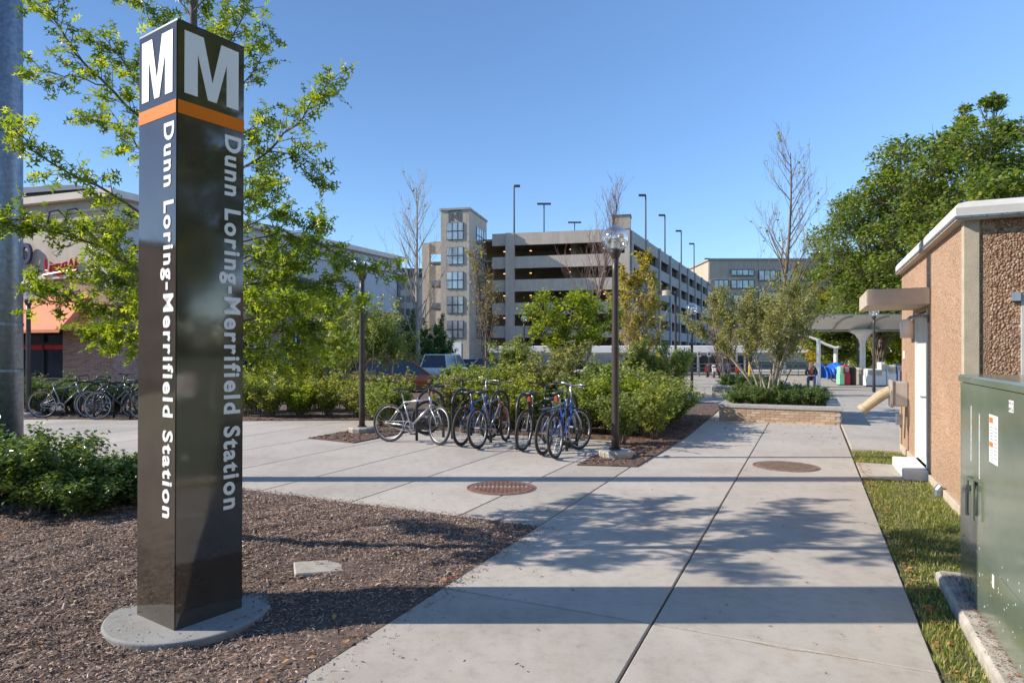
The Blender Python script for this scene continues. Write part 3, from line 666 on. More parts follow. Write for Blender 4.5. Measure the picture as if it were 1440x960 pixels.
# ================================================================== PEBBLE CLAD BUILDING (right)
def pebble_building():
    A0, B0, B1 = 1.36, 7.56, 12.34; ztop = 2.88
    t = thing('plant_building', 'low brown pebble clad building with white coping at right', 'building', (0, 0, 0), RZ)
    fine = aggregate_mat('fine_aggregate', 75, [(0.33, 0.175, 0.10), (0.53, 0.34, 0.22), (0.60, 0.44, 0.31), (0.44, 0.25, 0.15), (0.64, 0.51, 0.39)], 0.006)
    coarse = aggregate_mat('coarse_aggregate', 46, [(0.20, 0.10, 0.06), (0.42, 0.24, 0.15), (0.54, 0.37, 0.26), (0.30, 0.16, 0.10), (0.60, 0.47, 0.36)], 0.014)
    pil = simple('pilaster_concrete', (0.46, 0.40, 0.31), 0.9, 0.12, 8, 0.4, 120)
    found = simple('foundation_concrete', (0.50, 0.42, 0.33), 0.9, 0.15, 6, 0.3, 60)
    # long wall beside the lawn: panels with a groove at b = 9.52
    MB().box(A0, A0+0.2, B0+0.012, 9.50, 0.10, ztop).build('wall_panel', fine, t)
    MB().box(A0, A0+0.2, 9.52, 9.74, 0.10, ztop).build('wall_panel', fine, t)
    MB().box(A0, A0+0.2, 9.74, 10.79, 2.15, ztop).build('wall_panel', fine, t)
    MB().box(A0, A0+0.2, 10.79, B1, 0.10, ztop).build('wall_panel', fine, t)
    MB().box(A0+0.2, A0+6.0, B0+0.2, B1-0.001, 0.0, ztop-0.02).build('core', M['interior'], t)
    # end wall towards the camera
    MB().box(A0-0.012, A0+0.118, B0-0.004, B0+0.10, 0.0, ztop).build('pilaster', pil, t, bevel=0.006)
    MB().box(A0+0.128, A0+0.44, B0+0.012, B0+0.19, 0.0, ztop).build('wall_panel', coarse, t)
    MB().box(A0+1.42, A0+6.0, B0+0.012, B0+0.19, 0.0, ztop).build('wall_panel', coarse, t)
    MB().box(A0+0.44, A0+1.42, B0+0.012, B0+0.19, 2.16, ztop).build('wall_panel', coarse, t)
    MB().box(A0-0.03, A0+0.02, B0+0.11, 9.5, -0.05, 0.09).build('foundation', found, t, bevel=0.008)
    MB().box(A0-0.03, A0+0.02, 10.8, B1, -0.05, 0.11).build('foundation', found, t, bevel=0.008)
    # end door in grey frame
    d = thing('door', '', '', (0, 0, 0)); d.parent = t
    for k in ('label', 'category'): del d[k]
    greyp = simple('grey_door_paint', (0.55, 0.56, 0.56), 0.5, 0.08, 5, 0.1)
    MB().box(A0+0.44, A0+0.50, B0-0.01, B0+0.06, 0, 2.15).build('frame', greyp, d); MB().box(A0+0.36, A0+0.43, B0-0.04, B0+0.01, 2.08, 2.16).build('hinge_bracket', M['silver'], d)
    MB().box(A0+0.50, A0+1.42, B0+0.03, B0+0.06, 0, 2.10).build('leaf', greyp, d); MB().box(A0+0.50, A0+1.42, B0-0.01, B0+0.05, 2.10, 2.15).build('head', greyp, d)
    # coping: rolled membrane over the roof edge
    cop = simple('roof_coping', (0.60, 0.59, 0.57), 0.6, 0.12, 3, 0.25, 9)
    o_ = 0.085; prof = [(-o_, ztop+0.0), (-o_-0.004, ztop+0.10), (-o_+0.02, ztop+0.145), (0.02, ztop+0.175), (0.30, ztop+0.16)]
    mb = MB()
    def ring(dx, z): return [(A0+dx, B0+dx, z), (A0+6.1, B0+dx, z), (A0+dx, B1+0.02, z)]
    rows = [ring(dx, z) for dx, z in prof]
    for i in range(len(rows)-1):
        p0, p1 = rows[i], rows[i+1]
        mb.add([p0[0], p0[1], p1[1], p1[0]], [(0, 1, 2, 3)]); mb.add([p0[2], p0[0], p1[0], p1[2]], [(0, 1, 2, 3)])
    mb.build('coping', cop, t)
    mb = MB(); mb.box(A0-o_, A0-0.001, B0-o_, B1+.02, ztop-0.016, ztop+0.002); mb.box(A0-0.001, A0+6.1, B0-o_, B0-.001, ztop-0.016, ztop+0.002); mb.build('soffit', found, t)
    MB().box(A0+0.2, A0+6.1, B0+0.2, B1+0.02, ztop+0.12, ztop+0.157).build('roof', M['slate'], t)
    dr = MB(); dr.box(A0-o_-0.012, A0-o_-0.001, B0-o_-0.012, B1+.02, ztop+0.0, ztop+0.022); dr.box(A0-o_-0.001, A0+6.1, B0-o_-0.012, B0-o_-0.001, ztop+0.0, ztop+0.022); dr.build('drip_edge', M['galv'], t)
    MB().box(A0-o_-0.009, A0-o_+0.05, 9.46, 9.56, ztop+0.02, ztop+0.112).build('coping_joint', M['slate'], t)
    sc = MB()
    for i in range(14): x = A0+0.03+i*0.12; sc.box(x, x+.008, B0-o_-0.016, B0-o_-.012, ztop+.006, ztop+.014)
    x = sc.build('screw', M['black_metal'], t); x['kind'] = 'stuff'
    # hood over the side door
    MB().bbox(0.66, A0-0.001, 9.53, 10.92, 2.20, 2.405, 0.012).build('entrance_hood', simple('hood_concrete', (0.47, 0.39, 0.31), 0.85, 0.12, 4, 0.3, 60), t)
    # side door
    d = bpy.data.objects.new('side_door', None); COL.objects.link(d); d.parent = t
    wd = simple('white_door_paint', (0.66, 0.68, 0.66), 0.35, 0.08, 3, 0.1)
    MB().box(A0-0.012, A0+0.08, 9.74, 9.80, 0.12, 2.15).build('frame', wd, d); MB().box(A0-0.012, A0+0.08, 10.73, 10.79, 0.12, 2.15).build('frame', wd, d)
    MB().box(A0+0.025, A0+0.07, 9.80, 10.73, 0.12, 2.12).build('leaf', wd, d)
    MB().tube([(A0+.02, 9.87, 1.02), (A0-.045, 9.87, 1.02), (A0-.045, 9.98, 1.02)], 0.012, 8).build('handle', M['silver'], d)
    MB().bbox(A0+.005, A0+.03, 9.835, 9.905, .95, 1.10, .004).build('lock_plate', M['silver'], d)
    # step
    MB().bbox(1.07, A0-0.002, 9.60, 10.78, -0.08, 0.115, 0.012).build('doorstep', simple('white_step_paint', (0.74, 0.73, 0.70), 0.7, 0.1, 6, 0.2), t)
    # wall light on a bent arm beside the door
    l = thing('wall_light', 'small grey wall light on a bent arm beside the white door', 'lamp', ab(A0, 9.66, 2.02), RZ)
    MB().lathe([(0.045, 0), (0.05, 0.02)], 12, T=Matrix.Rotation(R(-90), 4, 'Y')).build('wall_plate', M['galv'], l)
    MB().tube([(0, 0, .03), (-0.12, 0.0, .03), (-0.2, 0.02, .02), (-0.24, 0.03, -0.03)], 0.022, 8).build('arm', M['galv'], l)
    MB().lathe([(0.07, -0.24), (0.075, -0.06), (0.05, -0.01), (0.03, 0.0)], 16, (-0.24, 0.03, 0)).build('shade', M['stucco_lt'], l, smooth=True)
    # hose connection box with its big slanting pipe
    bx = thing('inlet_box', 'tan metal hose connection box with a slanting capped pipe on the wall corner', 'pipe box', ab(A0, 11.75, 0), RZ)
    tm = simple('tan_pipe_paint', (0.42, 0.34, 0.22), 0.5, 0.15, 9, 0.1); gm = simple('grey_box_paint', (0.40, 0.36, 0.32), 0.5, 0.1, 9)
    MB().bbox(-0.20, -0.002, -0.22, 0.1, 0.77, 1.15, 0.015).build('box', gm, bx)
    MB().bbox(-0.235, -0.2, -0.24, 0.12, 0.75, 1.17, 0.008).build('cover_plate', gm, bx)
    MB().tube([(-0.22, -0.02, 1.00), (-0.34, -0.02, 0.93), (-0.60, -0.04, 0.70)], [0.085, 0.085, 0.075], 16).build('pipe', tm, bx)
    MB().tube([(-0.58, -0.04, 0.72), (-0.63, -0.04, 0.675)], [0.088, 0.088], 16).build('pipe_cap', tm, bx)
    MB().tube([(-0.1, 0.0, 1.15), (-0.1, 0.0, 1.32), (-0.1, -0.06, 1.38)], 0.016, 6).build('handle', M['galv'], bx)
    c = thing('conduit', 'thin tan conduit with a small junction box at the wall corner', 'conduit', ab(A0, 12.3, 0), RZ)
    MB().tube([(-0.02, 0, 0), (-0.02, 0, 0.78)], 0.014, 8).build('pipe', tm, c); MB().bbox(-0.09, -0.002, -0.05, 0.05, 0.42, 0.60, 0.006).build('junction_box', M['galv'], c)
    for (b, z, nm) in ((11.9, 1.62, 'upper'), (11.55, 1.5, 'lower')):
        pass
    e = thing('wall_socket', 'small pale outlet box high on the pebble wall left of the door', 'outlet', ab(A0, 11.95, 1.5), RZ); MB().bbox(-0.025, -0.001, -0.035, 0.035, 0, 0.12, .003).build('cover', M['white'], e)
    f = thing('drain_pipe', 'short grey pipe stub bent against the foundation', 'pipe', ab(A0-0.04, 8.55, 0.0), RZ); MB().tube([(0, 0, 0.12), (-0.03, 0, 0.08), (-0.035, 0, -0.02)], 0.045, 12).build('stub', M['galv'], f)
pebble_building()
# pad by the step and kerb at plaza edge
structure_rot(MB().bbox(0.605, 1.068, 9.44, 10.72, -0.1, 0.004, 0.005).build('door_pad', M['path']))

# ================================================================== GREEN CABINET
def cabinet():
    t = thing('transformer_cabinet', 'large glossy green electrical cabinet with warning sticker at right edge', 'electrical cabinet', (0, 0, 0), RZ)
    m, n, b = new_mat('green_enamel'); co = coords(n)
    r = ramp(n, [(0.3, (0.115, 0.145, 0.10)), (0.7, (0.155, 0.19, 0.14))]); n.links.new(noise(n, co, 1.4, 5), r.inputs[0])
    sp_ = ramp(n, [(0.0, (1, 1, 1)), (0.028, (0.15, 0.2, 0.15)), (0.034, (1, 1, 1))]);
    n.links.new(r.outputs[0], b.inputs['Base Color'])
    rr = ramp(n, [(0.35, (0.10, 0.10, 0.10)), (0.7, (0.26, 0.26, 0.26))]); n.links.new(noise(n, co, 3, 6), rr.inputs[0]); n.links.new(rr.outputs[0], b.inputs['Roughness'])
    b.inputs['IOR'].default_value = 2.0
    bump(n, b, noise(n, co, 1.3, 2, .4), 0.25, 0.05)
    A, B1, B0, Z0, Z1 = 0.905, 5.17, 3.05, 0.08, 1.41
    MB().box(A+0.012, A+1.2, B0, B1-0.01, Z0, Z1-0.003).build('body', m, t)
    MB().bbox(A, A+0.012, 4.735, B1, Z0, Z1-0.006, 0.003).build('door', m, t)
    dr = MB().bbox(A-0.006, A+0.011, 3.6, 4.729, Z0, Z1-0.006, 0.003).build('door', m, t)
    MB().bbox(A, A+0.012, B0, 3.594, Z0, Z1-0.006, 0.003).build('door', m, t)
    MB().bbox(A-0.012, A+1.22, B0-0.01, B1+0.012, Z1, Z1+0.045, 0.012).build('lid', m, t)
    MB().bbox(A-0.004, A-0.001, 4.76, B1-.01, 0.36, 0.372, 0.0005).build('seam', m, t); MB().bbox(A-0.010, A-0.0065, 3.62, 4.71, 0.42, 0.432, 0.0005).build('seam', m, t)
    hd = MB()
    for bb in (4.80, 4.64): hd.tube([(A-0.005, bb, 0.84), (A-0.03, bb, 0.845), (A-0.032, bb, 0.62), (A-0.028, bb, .605)], 0.009, 8)
    hd.tube([(A-0.03, 4.80, 0.835), (A-0.03, 4.64, 0.835)], 0.010, 8); hd.build('handle', m, t)
    MB().bbox(A-0.02, A-0.006, 4.69, 4.75, 0.79, .82, 0.003).build('latch_plate', M['black_metal'], t)
    MB().tube([(A-.03, 4.72, .80), (A-.035, 4.72, .77)], .02, 8).build('padlock', M['black_metal'], t)
    # weathered white caulk lines
    wt = simple('white_caulk', (0.7, 0.72, 0.70), 0.8, 0.3, 40)
    MB().box(A-0.0015, A-0.0003, 4.845, 4.855, 0.93, 1.27).build('caulk_line', wt, t)
    MB().box(A-0.0078, A-0.0063, 4.600, 4.609, 0.86, 1.24).build('caulk_line', wt, t)
    # warning sticker
    sx = A-0.0065
    st = MB().box(sx-0.0012, sx, 4.19, 4.37, 1.00, 1.26).build('warning_sticker', M['white'], t)
    og = simple('sticker_orange', (0.75, 0.16, 0.04), 0.5); gk = simple('sticker_print', (0.25, 0.27, 0.33), 0.6)
    q = MB(); q.box(sx-0.002, sx-0.0014, 4.285, 4.362, 1.215, 1.245); q.box(sx-0.002, sx-0.0014, 4.285, 4.362, 1.085, 1.112); q.build('orange_bar', og, st)
    q = MB()
    for k in range(9): q.box(sx-0.002, sx-0.0014, 4.20, 4.265, 1.03+k*.02, 1.036+k*.02)
    for k in range(5): q.box(sx-0.002, sx-0.0014, 4.285, 4.355, 1.125+k*.016, 1.131+k*.016); q.box(sx-0.002, sx-0.0014, 4.285, 4.35, 1.012+k*.013, 1.017+k*.013)
    q.build('print_line', gk, st)
    for z, s_ in ((1.355, 'HI.A'), (1.325, 'MFCU')):
        zz = z-0.02
        MB().box(sx-0.001, sx, 3.90, 3.98, zz, zz+0.028).build('stencil_patch', M['white'], t)
        placed_text(s_, M['black_metal'], 'stencil_lettering', t, Vector((sx-0.0012, 3.975, zz+0.006)), (0, -1, 0), (0, 0, 1), 0.07, 0.017, 0.0, 0.0006)
    sm_ = MB(); pale = simple('paint_scuffs', (0.6, 0.65, 0.62), 0.7)
    for i in range(26):
        bb = random.uniform(4.75, 5.1); z = random.uniform(0.12, 0.42); s = random.uniform(.003, .010)
        sm_.box(A-0.0012, A-0.0003, bb-s*.7, bb+s*.7, z-s, z+s)
    o = sm_.build('paint_chip', M['black_metal'], t); o['kind'] = 'stuff'
    sm_ = MB()
    for i in range(34):
        bb = random.uniform(3.65, 4.70); z = random.uniform(0.12, 0.55); s = random.uniform(.001, .0035)
        sm_.box(A-0.0072, A-0.0062, bb-s, bb+s, z-s*1.5, z+s*1.5)
    sm_.box(A-0.0072, A-.0062, 4.27, 4.31, .33, .40)
    o = sm_.build('paint_chip', pale, t); o['kind'] = 'stuff'
    pad = MB().bbox(0.80, 2.4, 1.2, 5.43, -0.1, 0.075, 0.02).build('cabinet_pad', simple('pad_concrete', (0.42, 0.38, 0.33), 0.9, 0.25, 7, 0.4, 60)); pad.rotation_euler = (0, 0, RZ)
    tag(pad, 'weathered concrete pad edge under the green cabinet', 'concrete pad')
    n_ = 900; a = 0.90-0.09*rng.random(n_)**2; b = rng.uniform(2.6, 5.35, n_); P = np.stack([a, b, np.full(n_, 0.082)], -1)
    o = mobj('leaf_bits', leaf_mesh('leaf_bits', P, 0.014, M['chips_red'], DIAMOND, 2), rz=RZ); o['kind'] = 'stuff'; tag(o, 'dry leaf crumbs along the foot of the green cabinet', 'leaf litter')
cabinet()

# ================================================================== PLANTERS
PBRK = [simple('tan_brick', (0.50, 0.36, 0.25), 0.85, 0.15, 30), simple('tan_brick_dark', (0.44, 0.30, 0.20), 0.85, 0.15, 30), simple('tan_brick_light', (0.56, 0.42, 0.30), 0.85, 0.15, 30)]
MORT = simple('mortar', (0.40, 0.36, 0.31), 0.95, 0.1, 30)
CAP = simple('grey_coping_stone', (0.38, 0.37, 0.35), 0.7, 0.15, 8, 0.1)
def planter(a0, a1, b0, b1, h, label, bricks=True):
    t = thing('brick_planter', label, 'planter', ab(a0, b0, gz(ab(a0, b0).y)), RZ)
    w, d = a1-a0, b1-b0
    mb = MB()
    for x0, x1, y0, y1 in ((0.004, w-.004, 0.004, 0.24), (0.004, w-.004, d-0.24, d-.004), (0.004, 0.24, 0.24, d-0.24), (w-0.24, w-.004, 0.24, d-0.24)): mb.box(x0, x1, y0, y1, -0.1, h-0.075)
    mb.build('wall', MORT, t)
    capm = MB().bbox(-0.02, w+0.02, -0.03, 0.28, h-0.075, h, 0.01); capm.build('coping', CAP, t)
    MB().bbox(-0.02, w+0.02, d-0.28, d+0.03, h-0.075, h, 0.01).build('coping', CAP, t)
    MB().bbox(-0.02, 0.28, 0.285, d-0.285, h-0.075, h, 0.01).build('coping', CAP, t); MB().bbox(w-0.28, w+0.02, 0.285, d-0.285, h-0.075, h, 0.01).build('coping', CAP, t)
    MB().box(0.24, w-0.24, 0.24, d-0.24, h-0.2, h-0.05).build('soil', M['soil'], t)
    if bricks:
        bw, bh = 0.205, 0.0625; me = [MB().bbox(0.004, bw-0.004, -0.006, 0.03, 0.004, bh-0.003, 0.003).mesh('brick', m) for m in PBRK]
        nr = int((h-0.075)/bh)+1
        for r_ in range(nr):
            for k in range(int(w/bw)+1):
                x = k*bw - (bw/2 if r_ % 2 else 0)
                if x < -0.01: continue
                if x+bw > w+0.01: continue
                mobj('brick', random.choice(me), t, (x, 0, r_*bh-0.005))
        for r_ in range(nr):
            for k in range(int(d/bw)):
                y = k*bw + (bw/2 if r_ % 2 else 0)
                if y+bw > d: continue
                mobj('brick', random.choice(me), t, (w, y, r_*bh-0.005), R(90))
    return t
planter(-1.95, 0.62, 16.0, 19.1, 0.39, 'low tan brick planter with grey coping holding a hedge and grey shrub')
planter(-3.2, -0.75, 24.3, 28.5, 0.45, 'farther brick planter with the seated person on its edge', False)

# ================================================================== GARAGE
def seg_frame(p, q):
    d = (q-p); return p, math.atan2(d.y, d.x), d.length
def garage():
    LV = [(14.2, 15.7), (11.15, 12.65), (8.1, 9.6), (5.05, 6.55), (2.0, 3.5)]
    TOP = 17.3
    C = Vector((14.9, 83, -0.5)); be = R(13)
    t = thing('parking_garage', 'five storey tan concrete parking garage with stair tower', 'parking garage', C, 0)
    fd = Vector((-math.cos(be), math.sin(be), 0)); ud = Vector((ST, CT, 0)); off = 0.5
    # frame matrices: X along wall, Y inwards
    def frame(o, xd, inward):
        X = xd.normalized(); Y = inward.normalized(); return Matrix(((X.x, Y.x, 0, o.x), (X.y, Y.y, 0, o.y), (0, 0, 1, 0), (0, 0, 0, 1)))
    F1 = frame(Vector((0, 0, 0)), fd, Vector((math.sin(be), math.cos(be), 0)))      # front: x runs left from the corner
    F2 = frame(Vector((0, 0, 0)), ud, Vector((-CT, ST, 0)))                          # side: x runs away from the corner
    Wf = 31.5; Ws = 77.0
    # spandrels
    zs = [(LV[0][1], TOP)] + [(LV[i+1][1], LV[i][0]) for i in range(4)] + [(-0.2, LV[4][0])]
    light, shade = M['tan_grey'], M['tan_shaded']  # lit and shaded tones of one precast, set in the colour
    def bay_front(x0, x1, tp=TOP):
        for z0, z1 in zs:
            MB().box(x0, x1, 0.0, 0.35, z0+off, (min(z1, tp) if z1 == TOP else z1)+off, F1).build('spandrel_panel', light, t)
    colx = [(0.9, 3.0, 18.9)]
    bay_front(0.6, 15.0); bay_front(16.1, 18.0)
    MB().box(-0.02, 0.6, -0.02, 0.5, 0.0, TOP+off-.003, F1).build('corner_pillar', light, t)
    MB().box(-0.1, 2.2, -0.1, 2.0, TOP+off, 18.9+off, F1).build('roof_house', M['tan'], t); MB().box(-0.2, 2.3, -0.2, 2.1, 18.9+off+.001, 19.05+off, F1).build('roof_house_cap', M['slate'], t)
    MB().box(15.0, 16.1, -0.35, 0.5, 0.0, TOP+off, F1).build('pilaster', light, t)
    # tower
    tx0, tx1, ty0, ty1, tz = 19.3, 23.0, -6.3, 2.0, 19.3
    MB().box(tx0, tx1, ty0, ty1, 0, tz+off, F1).build('stair_tower', M['tan'], t)
    MB().box(tx0-.15, tx1+.15, ty0-.15, ty1, tz+off+.002, tz+off+0.25, F1).build('tower_cap', M['tan_shaded'], t)
    MB().box(21.2, 21.9, -2, -1.4, tz+off+.25, tz+off+.6, F1).build('roof_fan', M['slate'], t)
    def win(T, x0, x1, z0, z1, cols, rows_, y=-0.04):
        w = MB().box(x0, x1, y-0.06, y+0.10, z0, z1, T).build('window', M['slate'], t)
        g_ = MB().box(x0+.05, x1-.05, y-0.085, y-0.062, z0+.05, z1-.05, T).build('pane', M['sky_glass'], w)
        fr = MB()
        for i in range(1, cols): x = x0+(x1-x0)*i/cols; fr.box(x-.035, x+.035, y-0.12, y-0.087, z0, z1, T)
        for i in range(1, rows_): z = z0+(z1-z0)*i/rows_; fr.box(x0, x1, y-0.125, y-0.1215, z-.05, z+.05, T)
        fr.build('mullion', M['black_metal'], w)
    for i in range(5):
        zc = 15.9-i*3.06+off
        win(F1, tx0+0.75, tx1-0.8, zc-0.3, zc+1.85, 3, 2, ty0-.03)
    # M logo, on the tower
    pts = lambda x, z: F1 @ Vector((x, ty0-0.02, z+off))
    mm = MB(); z0, z1 = 17.75, 19.15
    for x0, x1, za, zb in ((20.35, 20.43, z0, z1), (21.87, 21.95, z0, z1), (20.35, 21.95, z1, z1+.08), (20.35, 21.95, z0-.08, z0)): mm.box(x0, x1, ty0-.06, ty0+.01, za+off, zb+off, F1)
    for x in (20.65, 21.45): mm.box(x, x+.2, ty0-.06, ty0+.01, z0+.25+off, z1-.2+off, F1)
    for s_ in (-1, 1):
        mm.add([pts(21.15+s_*.42, z1-.2)-Vector((0, 0.05, 0)), pts(21.15+s_*.22, z1-.2)-Vector((0, .05, 0)), pts(21.15-s_*.05, z0+.5)-Vector((0, .05, 0)), pts(21.15+s_*.15, z0+.5)-Vector((0, .05, 0))], [(0, 1, 2, 3)])
    mm.build('logo', M['slate'], t)
    # tower side windows (right flank)
    Tf = F1 @ Matrix.Translation((tx0, ty1, 0)) @ Matrix.Rotation(R(-90), 4, 'Z')
    for i in range(5):
        zc = 15.9-i*3.06+off; win(Tf, 1.0, 5.2, zc-0.3, zc+1.85, 4, 2, -0.03)
    # left wing
    for z0, z1 in [(15.0, 16.5), (11.4, 13.4), (8.3, 10.3), (5.2, 7.2), (-.2, 4.0)]:
        MB().box(23.0, 26.9, 0.3, 0.65, z0+off, z1+off, F1).build('spandrel_panel', M['tan'], t)
    MB().box(26.9, 27.9, 0.1, 0.8, 0, 16.5+off, F1).build('pilaster', M['tan'], t)
    # door + ground floor of the tower
    MB().box(20.3, 21.8, ty0-.05, ty0-.001, .0, 1.6+off+1.2, F1).build('doorway', M['white'], t)
    # side wall
    for k in range(9):
        x0 = 1.0+k*8.5; x1 = x0+8.5
        for z0, z1 in zs:
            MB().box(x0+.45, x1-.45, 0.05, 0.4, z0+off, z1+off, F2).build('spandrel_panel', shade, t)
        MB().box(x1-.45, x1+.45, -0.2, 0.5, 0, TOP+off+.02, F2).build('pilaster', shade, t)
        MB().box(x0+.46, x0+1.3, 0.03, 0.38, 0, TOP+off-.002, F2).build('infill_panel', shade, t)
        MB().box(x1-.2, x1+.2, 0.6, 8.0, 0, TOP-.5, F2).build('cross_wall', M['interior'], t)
    # decks
    for i, (z0, z1) in enumerate(LV + [(-1, 0.2), (TOP-.6, 0)]):
        z = z0-0.55+off if i < 5 else (0.02 if i == 5 else TOP-0.9+off)
        vs = [F1 @ Vector((0.5, 0.36, 0)), F1 @ Vector((27, 0.66, 0)), F1 @ Vector((27, 18 if i != 5 else 60, 0)), F2 @ Vector((60, 20, 0)), F2 @ Vector((75, 0.5, 0)), F2 @ Vector((0.6, 0.5, 0))]
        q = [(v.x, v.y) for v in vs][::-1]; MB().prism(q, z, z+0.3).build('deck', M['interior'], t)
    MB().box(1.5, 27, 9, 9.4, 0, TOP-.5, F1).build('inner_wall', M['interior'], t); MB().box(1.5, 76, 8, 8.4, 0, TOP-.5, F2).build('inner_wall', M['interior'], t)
    em = bpy.data.materials.new('sodium_lamp'); em.use_nodes = True; b = em.node_tree.nodes['Principled BSDF']; b.inputs['Emission Color'].default_value = (1, .55, .2, 1); b.inputs['Emission Strength'].default_value = 1.0
    for i, (z0, z1) in enumerate(LV[:4]):
        for x in (3.5, 8, 13.5, 17.2):
            o = MB().box(x-.13, x+.13, 3.5, 3.7, z1-.30+off, z1-.18+off, F1).build('ceiling_light', em, t)
    # cars' glimpses on upper deck and roof lamp posts are separate things
    return F1, F2, C
F1, F2, GC = garage()
def roof_pole(p, h, head, label):
    t = thing('roof_lamp', label, 'street lamp', p, 0, 'lamp posts on the garage roof')
    MB().lathe([(0.13, 0), (0.10, h)], 8).build('pole', M['slate'], t)
    for s_ in head: MB().box(min(0, s_*1.0), max(0, s_*1.0), -0.2, 0.2, h-0.1, h+0.16).build('lamp_head', M['slate'], t)
    return t
for px, top, d, hd, lb in ((723, 262, 88, (0.8, ), 'single headed lamp post on the garage roof beside the tower'), (765, 287, 105, (-1.1, 1.1), 'twin headed lamp post left on the garage roof'), (808, 313, 130, (-1.3, 1.3), 'short looking twin lamp post far back on the roof'),
                           (908, 275, 92, (-1.0,), 'tallest looking lamp post over the garage side wall'), (935, 303, 104, (-1.0,), 'second lamp post along the garage side roof'), (958, 325, 117, (-1.0,), 'third lamp post along the garage side roof'),
                           (976, 343, 130, (-1.0,), 'fourth lamp post along the garage side roof'), (997, 364, 148, (-1.0,), 'last lamp post at the far end of the garage roof')):
    zt = zat(top, d); roof_pole(at(px, d, 16.6), zt-16.6, hd, lb)
# far office building
def far_building():
    d = 165; k = d/920
    t = thing('office_building', 'distant tan building with blue windows right of the garage', 'building', (0, d, 0))
    X = lambda px: (px-720)*k; Z = lambda py: 1.6-(py-495)*k
    tn = simple('far_tan_wall', (0.50, 0.40, 0.28), 0.9, 0.05, .3); MB().box(X(998), X(1165), 0, 30, -1, Z(366)).build('wall', M['tan'], t)
    MB().box(X(996), X(1167), -.4, 30, Z(366)+.01, Z(363.5)).build('cornice', M['tan_shaded'], t)
    MB().box(X(998.5), X(1060), -0.15, -.002, Z(420), Z(393)-.0).build('band', tn, t)
    for x0, x1, y0, y1, c in ((1003, 1024, 406, 393.5, 3), (1027, 1060, 388, 379, 4), (1027, 1060, 406, 393.5, 4), (1066, 1090, 395, 380, 3), (1096, 1120, 395, 380, 3), (1126, 1150, 395, 380, 3), (1003, 1024, 428, 414, 3), (1030, 1060, 428, 414, 4), (1066, 1120, 428, 410, 6)):
        w = MB().box(X(x0), X(x1), -.4, -.16, Z(y0), Z(y1)).build('window', M['slate'], t); MB().box(X(x0)+.2, X(x1)-.2, -.45, -.41, Z(y0)+.2, Z(y1)-.2).build('pane', M['sky_glass'], w)
        f = MB()
        for i in range(1, c): x = X(x0)+(X(x1)-X(x0))*i/c; f.box(x-.1, x+.1, -.5, -.455, Z(y0), Z(y1))
        f.build('mullion', M['slate'], w)
far_building()
# pale apartment block between shop and garage
def apartments():
    d = 110; k = d/920
    t = thing('apartment_building', 'pale apartment block with dark roof edge behind the bare tree', 'building', (0, d, 0))
    X = lambda px: (px-720)*k; Z = lambda py: 1.6-(py-495)*k
    MB().box(X(430), X(640), 0, 15, -1, Z(390)).build('wall', simple('pale_siding', (0.50, 0.50, 0.50), .8, .05, 1), t)
    MB().box(X(425), X(645), -.6, 15, Z(390)+.01, Z(378)).build('roof', M['slate'], t)
    MB().box(X(548), X(563), -1.2, -.01, -1, Z(425)).build('brick_bay', M['brick_red'], t)
    for px in (552, 566, 574, 582):
        for py in (402, 420, 438, 456, 474):
            w = MB().box(X(px-2.6), X(px+2.6), -1.3 if px < 563 else -.15, (-1.21 if px < 563 else -.01), Z(py+5), Z(py-4)).build('window', M['dark_glass'], t)
apartments()

